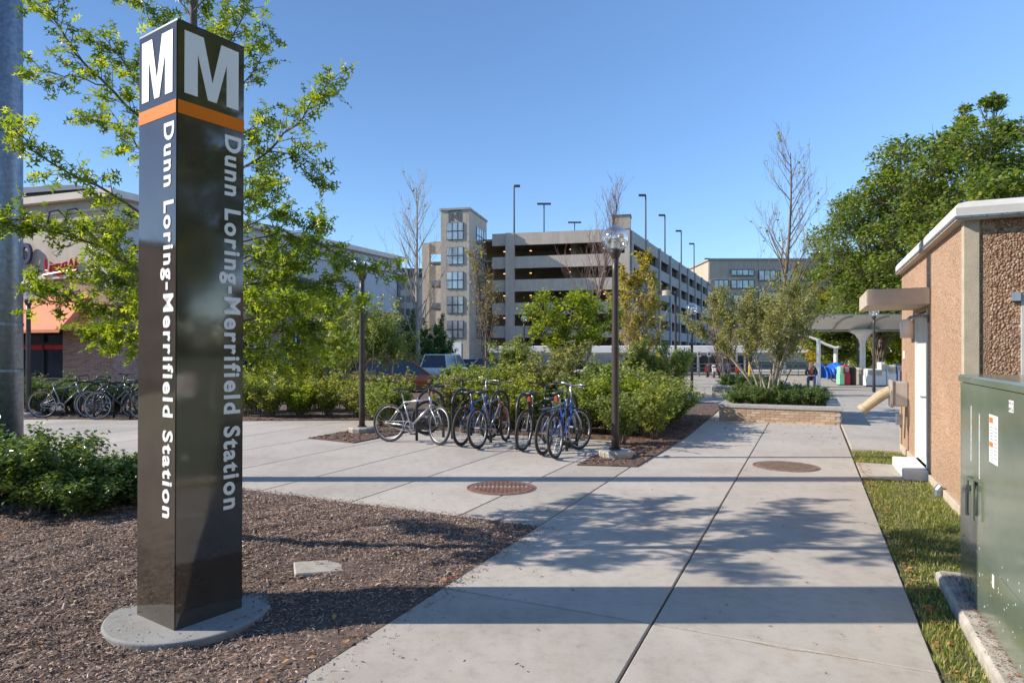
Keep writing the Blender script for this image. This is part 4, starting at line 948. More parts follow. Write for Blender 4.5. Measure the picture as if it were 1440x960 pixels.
# ================================================================== RETAIL BLOCK (left)
def retail():
    c0 = Vector((-17.1, 28, 0)); be = R(19)
    t = thing('shop_building', 'beige and brick shop building with orange awning and cornice', 'building', c0)
    X = Vector((-math.cos(be), math.sin(be), 0)); Y = Vector((math.sin(be), math.cos(be), 0))
    F = Matrix(((X.x, Y.x, 0, 0), (X.y, Y.y, 0, 0), (0, 0, 1, 0), (0, 0, 0, 1)))
    u = Vector((ST, CT, 0)); v = Vector((-CT, ST, 0)); G = Matrix(((u.x, v.x, 0, 0), (u.y, v.y, 0, 0), (0, 0, 1, 0), (0, 0, 0, 1)))
    L = 26; Wd = 21.5
    MB().box(0, L, 0, 2.2, 4.85, 8.2, F).build('upper_wall', M['stucco'], t)
    MB().box(0.0, Wd, 0.002, 8, 4.4, 8.2, G).build('side_wall', simple('shaded_stucco', (0.50, 0.50, 0.52), .9, .05, 2), t)  # side stucco greyed in colour to carry the shade of this face
    cf = MB()
    for z0, z1, o in ((8.2, 8.5, .38), (7.72, 7.8, .10), (7.25, 7.36, .14), (4.85, 5.0, .08)): cf.box(-o, L, -o, 1.0, z0+.001, z1, F)
    cf.build('cornice', M['stucco_lt'], t)
    cs = MB()
    for z0, z1, o in ((8.202, 8.5, .36), (7.72, 7.8, .09), (7.25, 7.36, .12)): cs.box(0.02, Wd+o, -o, 1.0, z0, z1-.002, G)
    cs.build('cornice', M['stucco_lt'], t)
    MB().box(0.02, L, 0.05, 2.1, 3.4, 4.85, F).build('brick_wall', M['brick_red'], t)
    MB().box(0.02, 3.0, 0.04, 2.0, -.2, 3.4, F).build('brick_pier', M['brick_red'], t)
    for x in (7.4, 13.2, 19): MB().box(x, x+.8, 0.04, 2, -.2, 3.4, F).build('brick_pier', M['brick_red'], t)
    MB().box(3.0, L, 0.25, 2.0, -.2, 0.45, F).build('sill_wall', M['brick_red'], t)
    for x0, x1 in ((3.0, 7.4), (8.2, 13.2), (14, 19), (19.8, 26)):
        w = MB().box(x0, x1, 0.3, .4, 0.45, 3.4, F).build('window', M['dark_glass'], t)
        f = MB(); n = 3 if x1-x0 < 5 else 4
        for i in range(n+1): x = x0+(x1-x0)*i/n; f.box(x-.06, x+.06, .2, .29, .45, 3.4, F)
        f.box(x0, x1, .21, .285, 1.95, 2.05, F); f.build('frame', M['black_metal'], w)
        b = MB(); b.box(x0+.08, x1-.08, .22, .28, 1.72, 1.93, F); b.build('red_strip', M['red'], w)
    aw = MB()
    for x0, x1 in ((1.4, 12.6),):
        P = [F @ Vector(p) for p in ((x0, 0.04, 4.1), (x1, 0.04, 4.1), (x1, -1.3, 2.55), (x0, -1.3, 2.55), (x0, -1.3, 2.42), (x1, -1.3, 2.42), (x0, .04, 2.5), (x1, .04, 2.5))]
        aw.add(P, [(0, 1, 2, 3), (3, 2, 5, 4), (0, 3, 6), (1, 7, 2)])
        aw.add([p-Vector((0, 0, .03)) for p in P[:4]], [(0, 3, 2, 1)])
    aw.build('awning', M['awning'], t)
    # lower side wall: brick with openings
    MB().box(0.04, Wd-.3, 0.05, 7.9, -.2, 4.4, G).build('side_brick_wall', M['brick_red'], t)
    for x in (2, 6, 10, 14): 
        w = MB().box(x, x+2.8, -.02, .04, .3, 3.0, G).build('window', M['dark_glass'], t); f = MB()
        for i in range(4): f.box(x+i*.9-.02, x+i*.9+.06, -.07, -.025, .3, 3.0, G)
        f.build('frame', M['white'], w)
    MB().box(Wd-.3, Wd+.02, -.08, 7.95, -.2, 8.19, G).build('end_column', M['slate'], t)
    MB().box(1.0, L-1, 1.5, 12, 8.0, 8.3, F).build('roof', M['slate'], t)
    MB().prism([(0, 0)], 0, 0) if False else None
    # letters
    Xr = -X
    placed_text('RO', M['navy'], 'sign_lettering', t, F @ Vector((5.95, -.14, 5.6)), Xr, (0, 0, 1), 1.35, 0.88, 0.03, 0.12)
    sc = MB()
    def scr(pts): sc.tube([F @ Vector((x, -.1, z)) for x, z in pts], 0.055, 5)
    scr([(3.9, 5.75), (3.85, 5.25), (3.6, 5.2), (3.55, 5.45), (3.35, 5.45), (3.3, 5.2), (3.1, 5.25), (3.0, 5.5), (3.2, 5.5), (3.1, 4.98), (2.85, 5.1), (2.8, 5.5), (2.6, 5.55), (2.6, 5.25), (2.4, 5.3), (2.3, 5.65), (2.2, 5.3), (2.05, 5.3), (2.0, 5.75)])
    scr([(4.0, 5.02), (3.0, 5.12), (1.95, 5.18)]); sc.build('red_script_sign', M['red'], t)
    g1 = thing('dummy', '', '', (0, 0, 0)); bpy.data.objects.remove(g1)
    for x in (2.55, 1.5):
        l = MB().tube([F @ Vector((x, -.05, 7.0)), F @ Vector((x, -.15, 7.5)), F @ Vector((x, -.5, 7.75)), F @ Vector((x, -.85, 7.6)), F @ Vector((x, -.95, 7.2))], 0.035, 6).build('gooseneck_light', M['black_metal'], t)
        MB().lathe([(.06, .2), (.2, 0)], 10, F @ Vector((x, -.95, 7.02))).build('lamp_shade', M['black_metal'], l)
    Yr = u
    placed_text('THL', M['navy'], 'sign_lettering', t, G @ Vector((8.2, -.02, 6.25)), u, (0, 0, 1), 2.9, .8, 0.03, .1)
    placed_text('HISP', M['navy'], 'sign_lettering', t, G @ Vector((8.6, -.02, 5.15)), u, (0, 0, 1), 3.4, .8, 0.03, .1)
    o = MB().tube([G @ Vector((x, -.08, z)) for x, z in ((11.9, 4.7), (11.6, 5.0), (11.5, 4.6), (11.9, 4.5), (12.3, 5.1), (12.3, 4.5))], .07, 5).build('red_script_sign', M['red'], t)
    # dark roofed block beyond
    r = thing('dark_roof_block', 'dark slate roofed block rising behind the shop parapet', 'building', at(60, 45, 0), R(-14))
    MB().box(-20, 3.6, 0, 14, 0, 12.5).build('wall', simple('slate_wall', (0.14, 0.15, 0.17), .8, .1, 1), r)
    mb = MB(); mb.add([(-20, -.4, 12.5), (4.4, -.4, 12.5), (4.4, 14, 12.5), (-20, 14, 12.5), (-20, 4, 14.6), (-1.5, 4, 14.2), (-1.5, 9, 14.2), (-20, 9, 14.6)], [(0, 1, 5, 4), (1, 2, 6, 5), (2, 3, 7, 6), (4, 5, 6, 7), (0, 3, 2, 1)]); mb.build('roof', M['slate'], r)
retail()
def side_block():
    t = thing('brick_building', 'low brown brick building left of the photographer, mirrored in the pylon', 'building', (-46, 2, 0), 0)
    MB().box(-12, 0, -4, 30, -.2, 8.8).build('wall', M['brick_red'], t); MB().box(-12.2, .2, -4.2, 30.2, 8.801, 9.2).build('roof', M['slate'], t)
    for i in range(8):
        w = MB().box(.001, .06, -2+i*4, 0+i*4, .9, 2.9).build('window', M['dark_glass'], t); MB().box(.061, .1, -1.05+i*4, -.95+i*4, .9, 2.9).build('mullion', M['white'], w)
side_block()
# ================================================================== THE OAK BEHIND THE PYLON
def oak():
    bx, by = -2.62, 5.35
    t = thing('oak_tree', 'young pin oak with lobed light green leaves behind the station pylon', 'tree', (0, 0, 0))
    def wp(px, py, d): return Vector(((px-720)/920*d, d, 1.6-(py-495)*d/920))
    trunk = [Vector((bx, by, 0)), Vector((bx+.02, by, 1.2)), Vector((bx-.02, by+.02, 2.4)), Vector((bx+.02, by, 3.5)), Vector((bx, by+.03, 4.6)), Vector((bx+.03, by, 5.6)), Vector((bx, by, 6.4))]
    wood = MB(); wood.tube(trunk, [.062, .052, .045, .037, .027, .017, .006], 10)
    guides = []
    def T(py): # point of the trunk at a height of the photo
        z = 1.6-(py-495)*by/920; return Vector((bx, by, z))
    D = by
    def gd(py0, pts, r=.017, dens=1.0): guides.append(([T(py0)] + [wp(*p) for p in pts], r, dens))
    gd(250, [(215, 185, 5.3), (160, 130, 5.2), (105, 75, 5.1), (72, 20, 5.0), (50, -40, 5.0)], .02)
    gd(190, [(200, 125, 5.5), (170, 80, 5.6), (145, 60, 5.6)], .012)
    guides.append(([wp(150, 122, 5.2), wp(110, 108, 5.1), wp(75, 103, 5.0), wp(42, 97, 5.0)], .008, .9))
    gd(290, [(210, 225, 5.5), (170, 175, 5.7), (120, 160, 5.8)], .012)
    gd(370, [(200, 300, 5.1), (140, 262, 4.9), (75, 235, 4.8), (35, 198, 4.7), (8, 172, 4.7)], .017, 1.1)
    gd(430, [(200, 385, 5.3), (140, 345, 5.2), (80, 325, 5.1), (30, 312, 5.0), (-20, 305, 5.0)], .017, 1.6)
    gd(440, [(200, 400, 5.6), (170, 350, 5.7), (130, 320, 5.8)], .012, 1.3)
    gd(500, [(210, 455, 5.3), (160, 430, 5.2), (110, 425, 5.1), (70, 425, 5.1), (45, 410, 5.1)], .013, 1.5)
    gd(510, [(210, 470, 5.6), (165, 465, 5.7), (120, 470, 5.8)], .011, 1.6)
    gd(470, [(215, 430, 5.8), (185, 385, 6.0), (160, 370, 6.1)], .011, 1.5)
    gd(180, [(330, 130, 5.5), (362, 95, 5.5), (382, 60, 5.5)], .011, .8)
    gd(300, [(330, 245, 5.3), (375, 215, 5.25), (415, 175, 5.2), (445, 140, 5.2), (466, 112, 5.2)], .017, 1.0)
    guides.append(([wp(375, 215, 5.25), wp(410, 215, 5.3), wp(440, 232, 5.4), wp(457, 255, 5.4)], .008, 1.2))
    gd(250, [(330, 190, 5.7), (360, 180, 5.8), (378, 175, 5.9)], .009, .8)
    gd(390, [(340, 340, 5.6), (400, 325, 5.7), (450, 345, 5.8), (500, 372, 5.8), (556, 382, 5.8)], .014, 1.1)
    gd(420, [(340, 370, 5.9), (390, 350, 6.1), (440, 330, 6.2), (450, 320, 6.2)], .012, 1.4)
    gd(440, [(340, 400, 5.4), (400, 395, 5.4), (450, 400, 5.5), (480, 395, 5.6)], .013, 1.4)
    gd(480, [(340, 430, 6.0), (400, 430, 6.3), (460, 425, 6.5), (510, 430, 6.6)], .012, 1.3)
    gd(500, [(340, 470, 5.5), (400, 465, 5.6), (450, 470, 5.7)], .012, 1.4)
    gd(520, [(340, 500, 6.0), (390, 505, 6.3), (440, 500, 6.5)], .011, 1.3)
    gd(350, [(330, 300, 6.0), (360, 275, 6.3), (385, 262, 6.5)], .011, 1.2)
    gd(460, [(340, 440, 6.3), (380, 400, 6.9), (420, 380, 7.2)], .011, 1.2)
    gd(100, [(320, 60, 5.6), (345, 20, 5.7), (352, -30, 5.7)], .011, .9)
    gd(90, [(240, 40, 5.6), (205, 5, 5.6), (170, -20, 5.6)], .010, .9)
    gd(60, [(275, 15, 5.6), (285, -30, 5.6)], .01, .9); gd(30, [(250, -10, 5.4), (240, -60, 5.4)], .01, .9)
    gd(130, [(300, 60, 5.9), (320, 25, 6.2)], .01, .9); gd(20, [(320, -30, 5.3), (360, -110, 5.2)], .01, .9)
    gd(320, [(285, 270, 6.2), (300, 230, 6.8), (310, 200, 7.1)], .011, .9); gd(450, [(270, 420, 6.1), (260, 380, 6.9), (250, 350, 7.3)], .011, 1)
    gd(260, [(240, 210, 6.1), (230, 180, 6.8)], .011, .9)
    for k_, (y0, pts) in enumerate([(330, [(345, 320, 5.9), (385, 300, 6.1), (410, 295, 6.2)]), (390, [(350, 360, 5.4), (395, 375, 5.4), (425, 360, 5.4)]), (470, [(345, 450, 5.6), (390, 440, 5.7), (430, 445, 5.8), (470, 455, 5.9)]),
          (500, [(350, 490, 5.7), (400, 490, 5.8), (445, 505, 5.9)]), (410, [(350, 395, 6.3), (400, 410, 6.7), (445, 420, 6.9)]), (520, [(350, 520, 6.2), (390, 530, 6.5), (420, 520, 6.6)]), (450, [(350, 425, 5.2), (380, 420, 5.1), (410, 425, 5.1)]),
          (480, [(350, 470, 6.4), (400, 460, 6.8), (450, 480, 7.0), (490, 490, 7.1)]), (430, [(210, 400, 5.1), (170, 390, 5.0), (130, 385, 4.9)]), (480, [(210, 445, 5.4), (165, 415, 5.4), (120, 400, 5.4)]), (500, [(210, 490, 5.8), (175, 480, 6.0), (150, 485, 6.1)]),
          (360, [(215, 330, 5.6), (175, 310, 5.7), (150, 300, 5.8)]), (300, [(340, 280, 5.6), (370, 265, 5.7), (385, 240, 5.7)])]):
        gd(y0, pts, .011, .95)
    leafP = []; leafD = []
    for pts, r, dens in guides:
        # resample with a wiggle
        P = []
        for i in range(len(pts)-1):
            for k in range(3):
                q = pts[i].lerp(pts[i+1], k/3); P.append(q + Vector((random.gauss(0, .007), random.gauss(0, .007), random.gauss(0, .007))))
        P.append(pts[-1]); n = len(P); wood.tube(P, [max(.003, r*.8*(1-.8*i/(n-1))) for i in range(n)], 5, caps=False)
        tot = sum((P[i+1]-P[i]).length for i in range(n-1)); m = int(tot/0.050*dens)
        for j in range(m):
            f = 0.22+0.78*(j+random.random())/m
            if j >= m-2: f = 0.995
            k = min(int(f*(n-1)), n-2); s = P[k].lerp(P[k+1], f*(n-1)-k); d = (P[k+1]-P[k]).normalized()
            sd = Vector((random.gauss(0, 1), random.gauss(0, 1), random.gauss(0, .6))); sd -= d*sd.dot(d); sd.normalize()
            L = random.uniform(.10, .34)*(1-.45*f); nd = (d*.7+sd*.8+Vector((0, 0, .1))).normalized()
            e = s+nd*L; mid = s.lerp(e, .5)+Vector((0, 0, .01)); wood.tube([s, mid, e], [.004, .003, .0018], 3, caps=False)
            for q in range(random.randint(4, 9)):
                ff = random.uniform(.25, 1.05); pp = s.lerp(e, ff)
                dr = (nd*.6 + Vector((random.gauss(0, .6), random.gauss(0, .6), random.gauss(-.15, .5)))).normalized()
                leafP.append(pp); leafD.append(dr)
    wood.build('trunk', M['bark'], t, smooth=True)
    # leaves: attached at their stalk, blades held out along dr
    P = np.array(leafP); Dr = np.array(leafD); n = len(P)
    k = (P[:, 2] > 0.9); P, Dr = P[k], Dr[k]; n = len(P)
    Tm, Fm = OAKLEAF; nrm = rng.normal(size=(n, 3))*0.75; nrm[:, 2] += 1.0; nrm -= Dr*(nrm*Dr).sum(1)[:, None]; nrm /= np.linalg.norm(nrm, axis=1)[:, None]
    sdv = np.cross(nrm, Dr); s = rng.uniform(.062, .135, n)
    V = P[:, None] + s[:, None, None]*(Tm[None, :, 0:1]*Dr[:, None]+Tm[None, :, 1:2]*sdv[:, None]*0.95+Tm[None, :, 2:3]*nrm[:, None])
    # the 300 leaves nearest the camera are parts of their own
    order = np.argsort(-s/np.linalg.norm(P-np.array([0, 0, 1.6]), axis=1)); big = order[:300]; rest = order[300:]
    def mk(idx, name): 
        VV = V[idx].reshape(-1, 3); FF = ((np.arange(len(idx))*len(Tm))[:, None, None]+Fm[None]).reshape(-1, 3); return np_mesh(name, VV, FF, M['oak'])
    for i in big: mobj('leaf', mk(np.array([i]), 'leaf'), t)
    o = mobj('foliage', mk(rest, 'foliage'), t); o['kind'] = 'stuff'
    print('oak leaves', n)
oak()

# ================================================================== SHRUBS
def shrub_meshes(seed, h, r, stems, per, size, m, tmpl=DIAMOND, up=0.7, woodm=None, low=0.15, jit=.03):
    random.seed(seed); wood = MB(); tips = []
    for i in range(stems):
        a = 2*PI*i/stems+random.uniform(-.4, .4); lean = random.uniform(.05, 1.0)
        b = Vector((math.cos(a), math.sin(a), 0)); p = b*r*.15*random.random()
        hh = h*random.uniform(.75, 1.05)*(1-.30*lean**2); P = [Vector(p)]
        for k in range(1, 6):
            f = k/5; P.append(p + b*(r*lean*f**1.3*.92) + Vector((random.gauss(0, .04*r), random.gauss(0, .04*r), hh*(f**.85))))
        wood.tube(P, [.012*(1-.7*k/5)*max(1, h/1.3) for k in range(6)], 4, caps=False)
        for k in range(1, 5):
            tips.append((P[k], P[k+1]))
            for j in range(3):
                d = Vector((random.gauss(0, 1), random.gauss(0, 1), random.uniform(-.1, .9))).normalized()*random.uniform(.12, .28)*r*1.2
                s = P[k].lerp(P[k+1], random.random()); wood.tube([s, s+d], [.004, .002], 3, caps=False); tips.append((s, s+d))
    tips = [q for q in tips if max(q[0].z, q[1].z) > low*h]
    P = leaf_pts(tips, per, jit); P = P[P[:, 2] > 0.02]
    return wood.mesh('stems', woodm or M['bark'], True), leaf_mesh('foliage', P, size, m, tmpl, up, .35)
SHR = [shrub_meshes(i+1, 1.25+.12*(i%3-1), .85, 22 if i % 2 else 18, 15 if i != 4 else 10, .082-.008*(i % 3), M[('shrub', 'shrub2', 'shrub', 'lime', 'shrub2', 'grey_green')[i]]) for i in range(6)]
HOL = [shrub_meshes(i+11, .75, .62, 20, 20, .042, M['holly'], up=.9) for i in range(3)]
HEDGE = [shrub_meshes(i+21, .62, .5, 18, 13, .05, M['holly'], up=.9) for i in range(3)]
SMALL = [shrub_meshes(i+31, .7, .6, 16, 14, .05, M['shrub']) for i in range(2)]
ROWN = {}
ORD = ['leftmost', 'second', 'third', 'fourth', 'fifth', 'sixth', 'seventh', 'eighth', 'ninth', 'tenth']
def shrub(kinds, x, y, label, group, sc=1.0, sz=None, z=None, name='shrub', cat='shrub'):
    wm, lm = random.choice(kinds); t = thing(name, label, cat, (x, y, gz(y) if z is None else z), random.uniform(0, 6), group)
    t.scale = (sc, sc, sz or sc); mobj('stems', wm, t); mobj('foliage', lm, t); return t
random.seed(3)
# behind the front bicycles (path frame a, b); each row is counted from the left
def row(kinds, pts, group, text, jit=.1):
    for i, (x, y, s) in enumerate(sorted(pts, key=lambda q: q[0]/q[1])):
        o = ORD[i] if i < len(pts)-1 else 'rightmost'
        shrub(kinds, x+random.uniform(-jit, jit), y+random.uniform(-jit, jit), text.format(o), group, s*random.uniform(.95, 1.08), s*random.uniform(.88, 1.15))
G1 = 'dense green shrubs behind the front bicycles'
row(SHR, [(*ab(a, b).xy, s) for a, b, s in ((-6.9, 12.2, .8), (-6.2, 12.1, .85), (-5.5, 12.2, .85), (-4.8, 12.15, .9), (-4.1, 12.2, .9), (-3.4, 12.15, .9))], G1, '{} light green shrub of the front row directly behind the front bicycles')
row(SHR, [(*ab(a, b).xy, s) for a, b, s in ((-6.6, 13.2, 1.08), (-5.7, 13.2, 1.1), (-4.8, 13.3, 1.15), (-3.9, 13.3, 1.18), (-7.3, 13.1, 1.0))], G1, '{} shrub of the second row rising behind the front bicycles')
row(SHR, [(*ab(a, b).xy, s) for a, b, s in ((-5.2, 14.4, 1.05), (-6.4, 14.4, .95), (-4.0, 14.5, 1.15), (-3.4, 14.6, 1.1), (-4.6, 15.8, 1.15))], G1, '{} shrub of the rear row far behind the front bicycles')
G2 = 'green shrubs right of the nearest lamp'
row(SHR, [(*ab(a, b).xy, s) for a, b, s in ((-2.95, 11.15, .68), (-3.0, 12.3, .85), (-2.65, 11.9, .72), (-2.75, 13.1, .82))], G2, '{} spreading shrub at the foot of the nearest globe lamp')
row(SHR, [(*ab(a, b).xy, s) for a, b, s in ((-3.0, 13.5, .95), (-2.75, 14.4, .9), (-2.75, 15.4, .85), (-3.6, 15.8, 1.0))], G2, '{} shrub between the nearest lamp and the brick planter')
G3 = 'shrubs left of the lamp beyond the pavement'
row(SHR, [(*at(px, d).xy, s) for px, d, s in ((350, 16.2, .9), (385, 16.0, .75), (425, 16.1, .8), (465, 16.3, .85), (498, 16.0, .72))], G3, '{} shrub at the pavement edge between the pylon and the second lamp')
row(SHR, [(*at(px, d).xy, s) for px, d, s in ((365, 17.6, 1.05), (410, 17.6, 1.0), (450, 17.8, 1.0), (492, 18, .95))], G3, '{} shrub of the rear row between the pylon and the second lamp')
row(SHR, [(*at(px, d).xy, s) for px, d, s in ((530, 13.9, .72), (545, 14.6, .85), (515, 15.4, .8))], G3, '{} shrub at the foot of the second lamp by the silver bicycle')
G4 = 'shrubs behind the left bicycles'
row(HOL, [(*at(px, d).xy, s) for px, d, s in ((-10, 17, 1.35), (25, 17.2, 1.4), (62, 17.0, 1.35), (98, 17.2, 1.4), (132, 17.1, 1.35), (165, 17.3, 1.25), (205, 17.2, 1.2), (245, 17.2, 1.2), (285, 17.2, 1.2), (322, 17, 1.2))], G4, '{} glossy shrub below the shop windows behind the left bicycles')
# near clump left of the pylon
G5 = 'glossy bushes left of the pylon'; 
NEARH = [shrub_meshes(i+41, (.60, .78, .50)[i], .66, (22, 15, 24)[i], 22, .056, M['holly'], up=.8, low=.08, jit=.035) for i in range(3)]
for px, d, s, lb in ((-45, 6.6, 1.15, 'glossy dark green bush at the left edge below the steel pole'), (25, 7.0, 1.05, 'glossy bush second from the left edge of the mulch bed'), (55, 6.25, .98, 'glossy low bush in front reaching over the mulch'), (100, 6.9, .9, 'glossy bush in the middle of the clump left of the pylon'), (110, 6.1, .72, 'small rounded glossy bush nearest the camera'), (150, 6.5, .85, 'glossy bush touching the left side of the pylon'), (-70, 7.7, 1.2, 'glossy bush mostly outside the left edge'), (200, 7.0, .85, 'glossy bush mostly hidden by the pylon')):
    p = at(px, d); shrub(NEARH, p.x, p.y, lb, None, s, z=bed_world(p.x, p.y))
# hedge in the planter and the farther one
G6 = 'low hedge plants in the brick planter'; L6 = 'low dark green hedge plant in the near brick planter'
for a in np.arange(-1.6, .35, .42):
    for b in (16.55, 17.3, 18.1, 18.7):
        p = ab(a, b); shrub(HEDGE, p.x, p.y, ORD[int(round((a+1.6)/.42))]+' low plant in the '+{16.55: 'front', 17.3: 'second', 18.1: 'third', 18.7: 'back'}[b]+' row of the near brick planter', G6, .78*random.uniform(.9, 1.1), z=.28)
G7 = 'plants in the farther planter'
for a in np.arange(-2.8, -1.2, .55):
    for b in (25.0, 26.2, 27.4): p = ab(a, b); shrub(HEDGE, p.x, p.y, ORD[int(round((a+2.8)/.55))]+' low plant in the '+{25.0: 'front', 26.2: 'middle', 27.4: 'back'}[b]+' row of the farther planter', G7, .8, z=gz(p.y)+.3)
# mid-distance filler plants at the car park edge
G8 = 'shrubs along the car park edge'
for px, d in ((645, 25), (690, 24), (735, 26), (790, 25), (850, 24), (910, 26), (940, 24)):
    pass
row(SHR, [(*at(px, d).xy, .95) for px, d in ((645, 25), (690, 24), (735, 26), (790, 25), (850, 24), (910, 26), (940, 24))], G8, '{} loose green shrub along the edge of the car park')

# ================================================================== TREES
def tree_obj(name, label, wood, leaves, loc, sc=1.0, rz=0, woodm=None, cat='tree', extra=None):
    t = thing(name, label, cat, loc, rz); t.scale = (sc, sc, sc)
    mobj('trunk', wood, t)
    if leaves: mobj('crown', leaves, t)
    if extra: mobj('crown', extra, t)
    return t
def upright_bare(seed, h, r0, lean=.25, nk=(6, 8), leafm=None, per=2, lsize=.09, m='bark_twig', fan=.45, forks=1, start=.18, frac=None):
    random.seed(seed); mb = MB(); tips = []
    for f in range(forks):
        d = Vector((random.gauss(0, lean*.3), random.gauss(0, lean*.3), 1)) if forks == 1 else Vector((math.cos(f*2*PI/forks)*lean, math.sin(f*2*PI/forks)*lean, 1))
        L = h*random.uniform(.85, 1)
        P = [Vector((0, 0, 0))]; q = Vector((0, 0, 0)); dd = d.normalized()
        for i in range(8):
            dd = (dd+Vector((random.gauss(0, .05), random.gauss(0, .05), .08))).normalized(); q = q+dd*L/8; P.append(q.copy())
        mb.tube(P, [r0*(1-.9*i/8)+.006 for i in range(9)], 7, caps=False)
        for j in range(26):
            ff = start+(1-start)*(j/26)**.9; k = min(int(ff*8), 7); s = P[k].lerp(P[k+1], ff*8-k)
            a = random.uniform(0, 2*PI); nd = Vector((math.cos(a)*fan, math.sin(a)*fan, 1))
            grow(mb, s, nd, h*.36*(1-ff*.75), r0*.45*(1-ff*.8)+.004, 1, 3, tips, (3, 5), .55, .35, .55, 4, .07, (5, 4, 3, 3), .006, .15)
    w = mb.mesh('trunk', M[m], True); lv = None
    if leafm:
        tt = tips if frac is None else random.sample(tips, int(len(tips)*frac))
        lv = leaf_mesh('crown', leaf_pts(tt, per, .06), lsize, leafm, DIAMOND, .3, .4)
    return w, lv
# bare trees before the garage
w, l = upright_bare(101, 11.3, .15, nk=(6, 8), fan=.75, m='bark_pale', start=.22, leafm=M['tree_yellow'], per=1, lsize=.14, frac=.03)
tree_obj('bare_tree', 'tall bare tree with wide upright branches left of the stair tower', w, l, at(588, 38, gz(38)))
w, l = upright_bare(102, 7.6, .09, fan=.4, leafm=M['tree_yellow'], per=2, lsize=.13, m='bark', frac=.12)
tree_obj('bare_tree', 'slim half bare tree with ochre leaves before the stair tower', w, l, at(683, 33, gz(33)))
w, l = upright_bare(103, 10.2, .12, fan=.33, m='bark_twig', start=.25)
tree_obj('bare_tree', 'narrow bare reddish tree behind the round lime green tree', w, l, at(824, 33, gz(33)))
w, l = upright_bare(104, 12.4, .15, fan=.8, forks=1, lean=.12, leafm=M['tree_yellow'], per=2, lsize=.15, m='bark', frac=.05)
tree_obj('bare_tree', 'tall nearly leafless tree behind the planter with a few yellow leaves', w, l, at(1092, 34, gz(34)))
w, l = upright_bare(105, 5.2, .05, forks=2, lean=.12, fan=.8, leafm=M['tree_yellow'], per=3, lsize=.12, m='bark_pale', start=.1, frac=.38)
tree_obj('yellow_tree', 'slender tree with yellow green leaves just right of the nearest lamp', w, l, at(897, 25, gz(25)), .98)
w, l = upright_bare(106, 3.8, .05, fan=.6, m='bark_twig', forks=2, lean=.2)
tree_obj('bare_tree', 'small bare reddish tree left of the big planter shrub', w, l, at(1018, 30, gz(30)))
# multi stem shrubs and round tree
def multistem(seed, stems, h, r, per, size, m, wm, cz=.55, levels=3, rr=.03, spread=.75, start=.45):
    random.seed(seed); mb = MB(); tips = []
    for i in range(stems):
        a = 2*PI*i/stems+random.uniform(-.3, .3); l = random.uniform(.25, 1)
        grow(mb, (math.cos(a)*.12, math.sin(a)*.12, 0), (math.cos(a)*r/h*l*1.2, math.sin(a)*r/h*l*1.2, 1), h*random.uniform(.62, .8), rr, 0, levels, tips, (3, 5), spread, .2, .5, 5, .09, (6, 4, 3, 3), .005, start)
    return mb.mesh('trunk', wm, True), leaf_mesh('crown', leaf_pts(tips, per, .05), size, m, DIAMOND, .4, .4), tips
w, l, _ = multistem(201, 11, 3.0, 1.75, 9, .062, M['grey_green'], M['bark_pale'], spread=.7)
tree_obj('multistem_shrub', 'large airy grey green multi stemmed shrub growing from the brick planter', w, l, (*ab(-.95, 17.55).xy, .3))
w, l, _ = multistem(202, 7, 2.7, 1.1, 6, .06, M['shrub'], M['bark_pale'], spread=.7)
tree_obj('multistem_shrub', 'airy multi stemmed shrub behind the second globe lamp', w, l, at(512, 17.5))
w, l, _ = multistem(203, 5, 1.6, .8, 4, .07, M['shrub'], M['bark'], spread=.8); 
def round_tree(seed, h0, R0, n, size, m):
    random.seed(seed); mb = MB(); tips = []
    mb.tube([(0, 0, 0), (.02, 0, h0*.5), (0, .02, h0)], [.05, .045, .04], 8)
    for i in range(16):
        a = i*2.4; e = random.uniform(.15, 1.3); grow(mb, (0, 0, h0*random.uniform(.75, 1)), (math.cos(a)*math.cos(e), math.sin(a)*math.cos(e), math.sin(e)), R0*.85, .022, 1, 3, tips, (3, 4), .8, .1, .55, 4, .1, (5, 4, 3, 3), .004, .2)
    P = rng.normal(size=(n, 3)); P /= np.linalg.norm(P, axis=1)[:, None]; rad = R0*(.72+.28*rng.random(n)**.6)
    lump = 1+.07*np.sin(P[:, 0]*5+1)*np.sin(P[:, 1]*5+2)+.07*np.sin(P[:, 2]*7+P[:, 0]*4)
    P = P*rad[:, None]*lump[:, None]; P[:, 2] = P[:, 2]*.78+h0+R0*.45
    k = (P[:, 2] > h0-.15) & (np.sin(P[:, 0]*9+seed)*np.sin(P[:, 1]*8)*np.sin(P[:, 2]*9) < .55); P = P[k]
    return mb.mesh('trunk', M['bark'], True), leaf_mesh('crown', P, size, m, DIAMOND, .5, .35)
w, l, _ = multistem(302, 5, 2.4, 1.2, 6, .07, M['shrub'], M['bark'], spread=.8)
tree_obj('small_tree', 'loose pale green small tree left of the round lime tree', w, l, at(722, 23.5, gz(23)), .85)
w, l, _ = multistem(303, 6, 2.3, 1.1, 8, .07, M['shrub'], M['bark'], spread=.8)
tree_obj('small_tree', 'leafy green small tree right of the nearest lamp below the yellow one', w, l, at(915, 22.5, gz(23)), .85)
# dark evergreens before the garage foot
w, l, _ = multistem(304, 6, 3.4, 1.5, 9, .10, M['holly'], M['bark'], spread=.8, rr=.05)
for px, d, s, lb in ((572, 42, 1.0, 'dark green tree low behind the bare tree on the left'), (608, 46, 1.0, 'dark green tree between the bare tree and the stair tower'), (500, 36, .9, 'dark green tree partly hidden by the shop corner')):
    tree_obj('dark_tree', lb, w, l, at(px, d, gz(d)), s, random.uniform(0, 6))
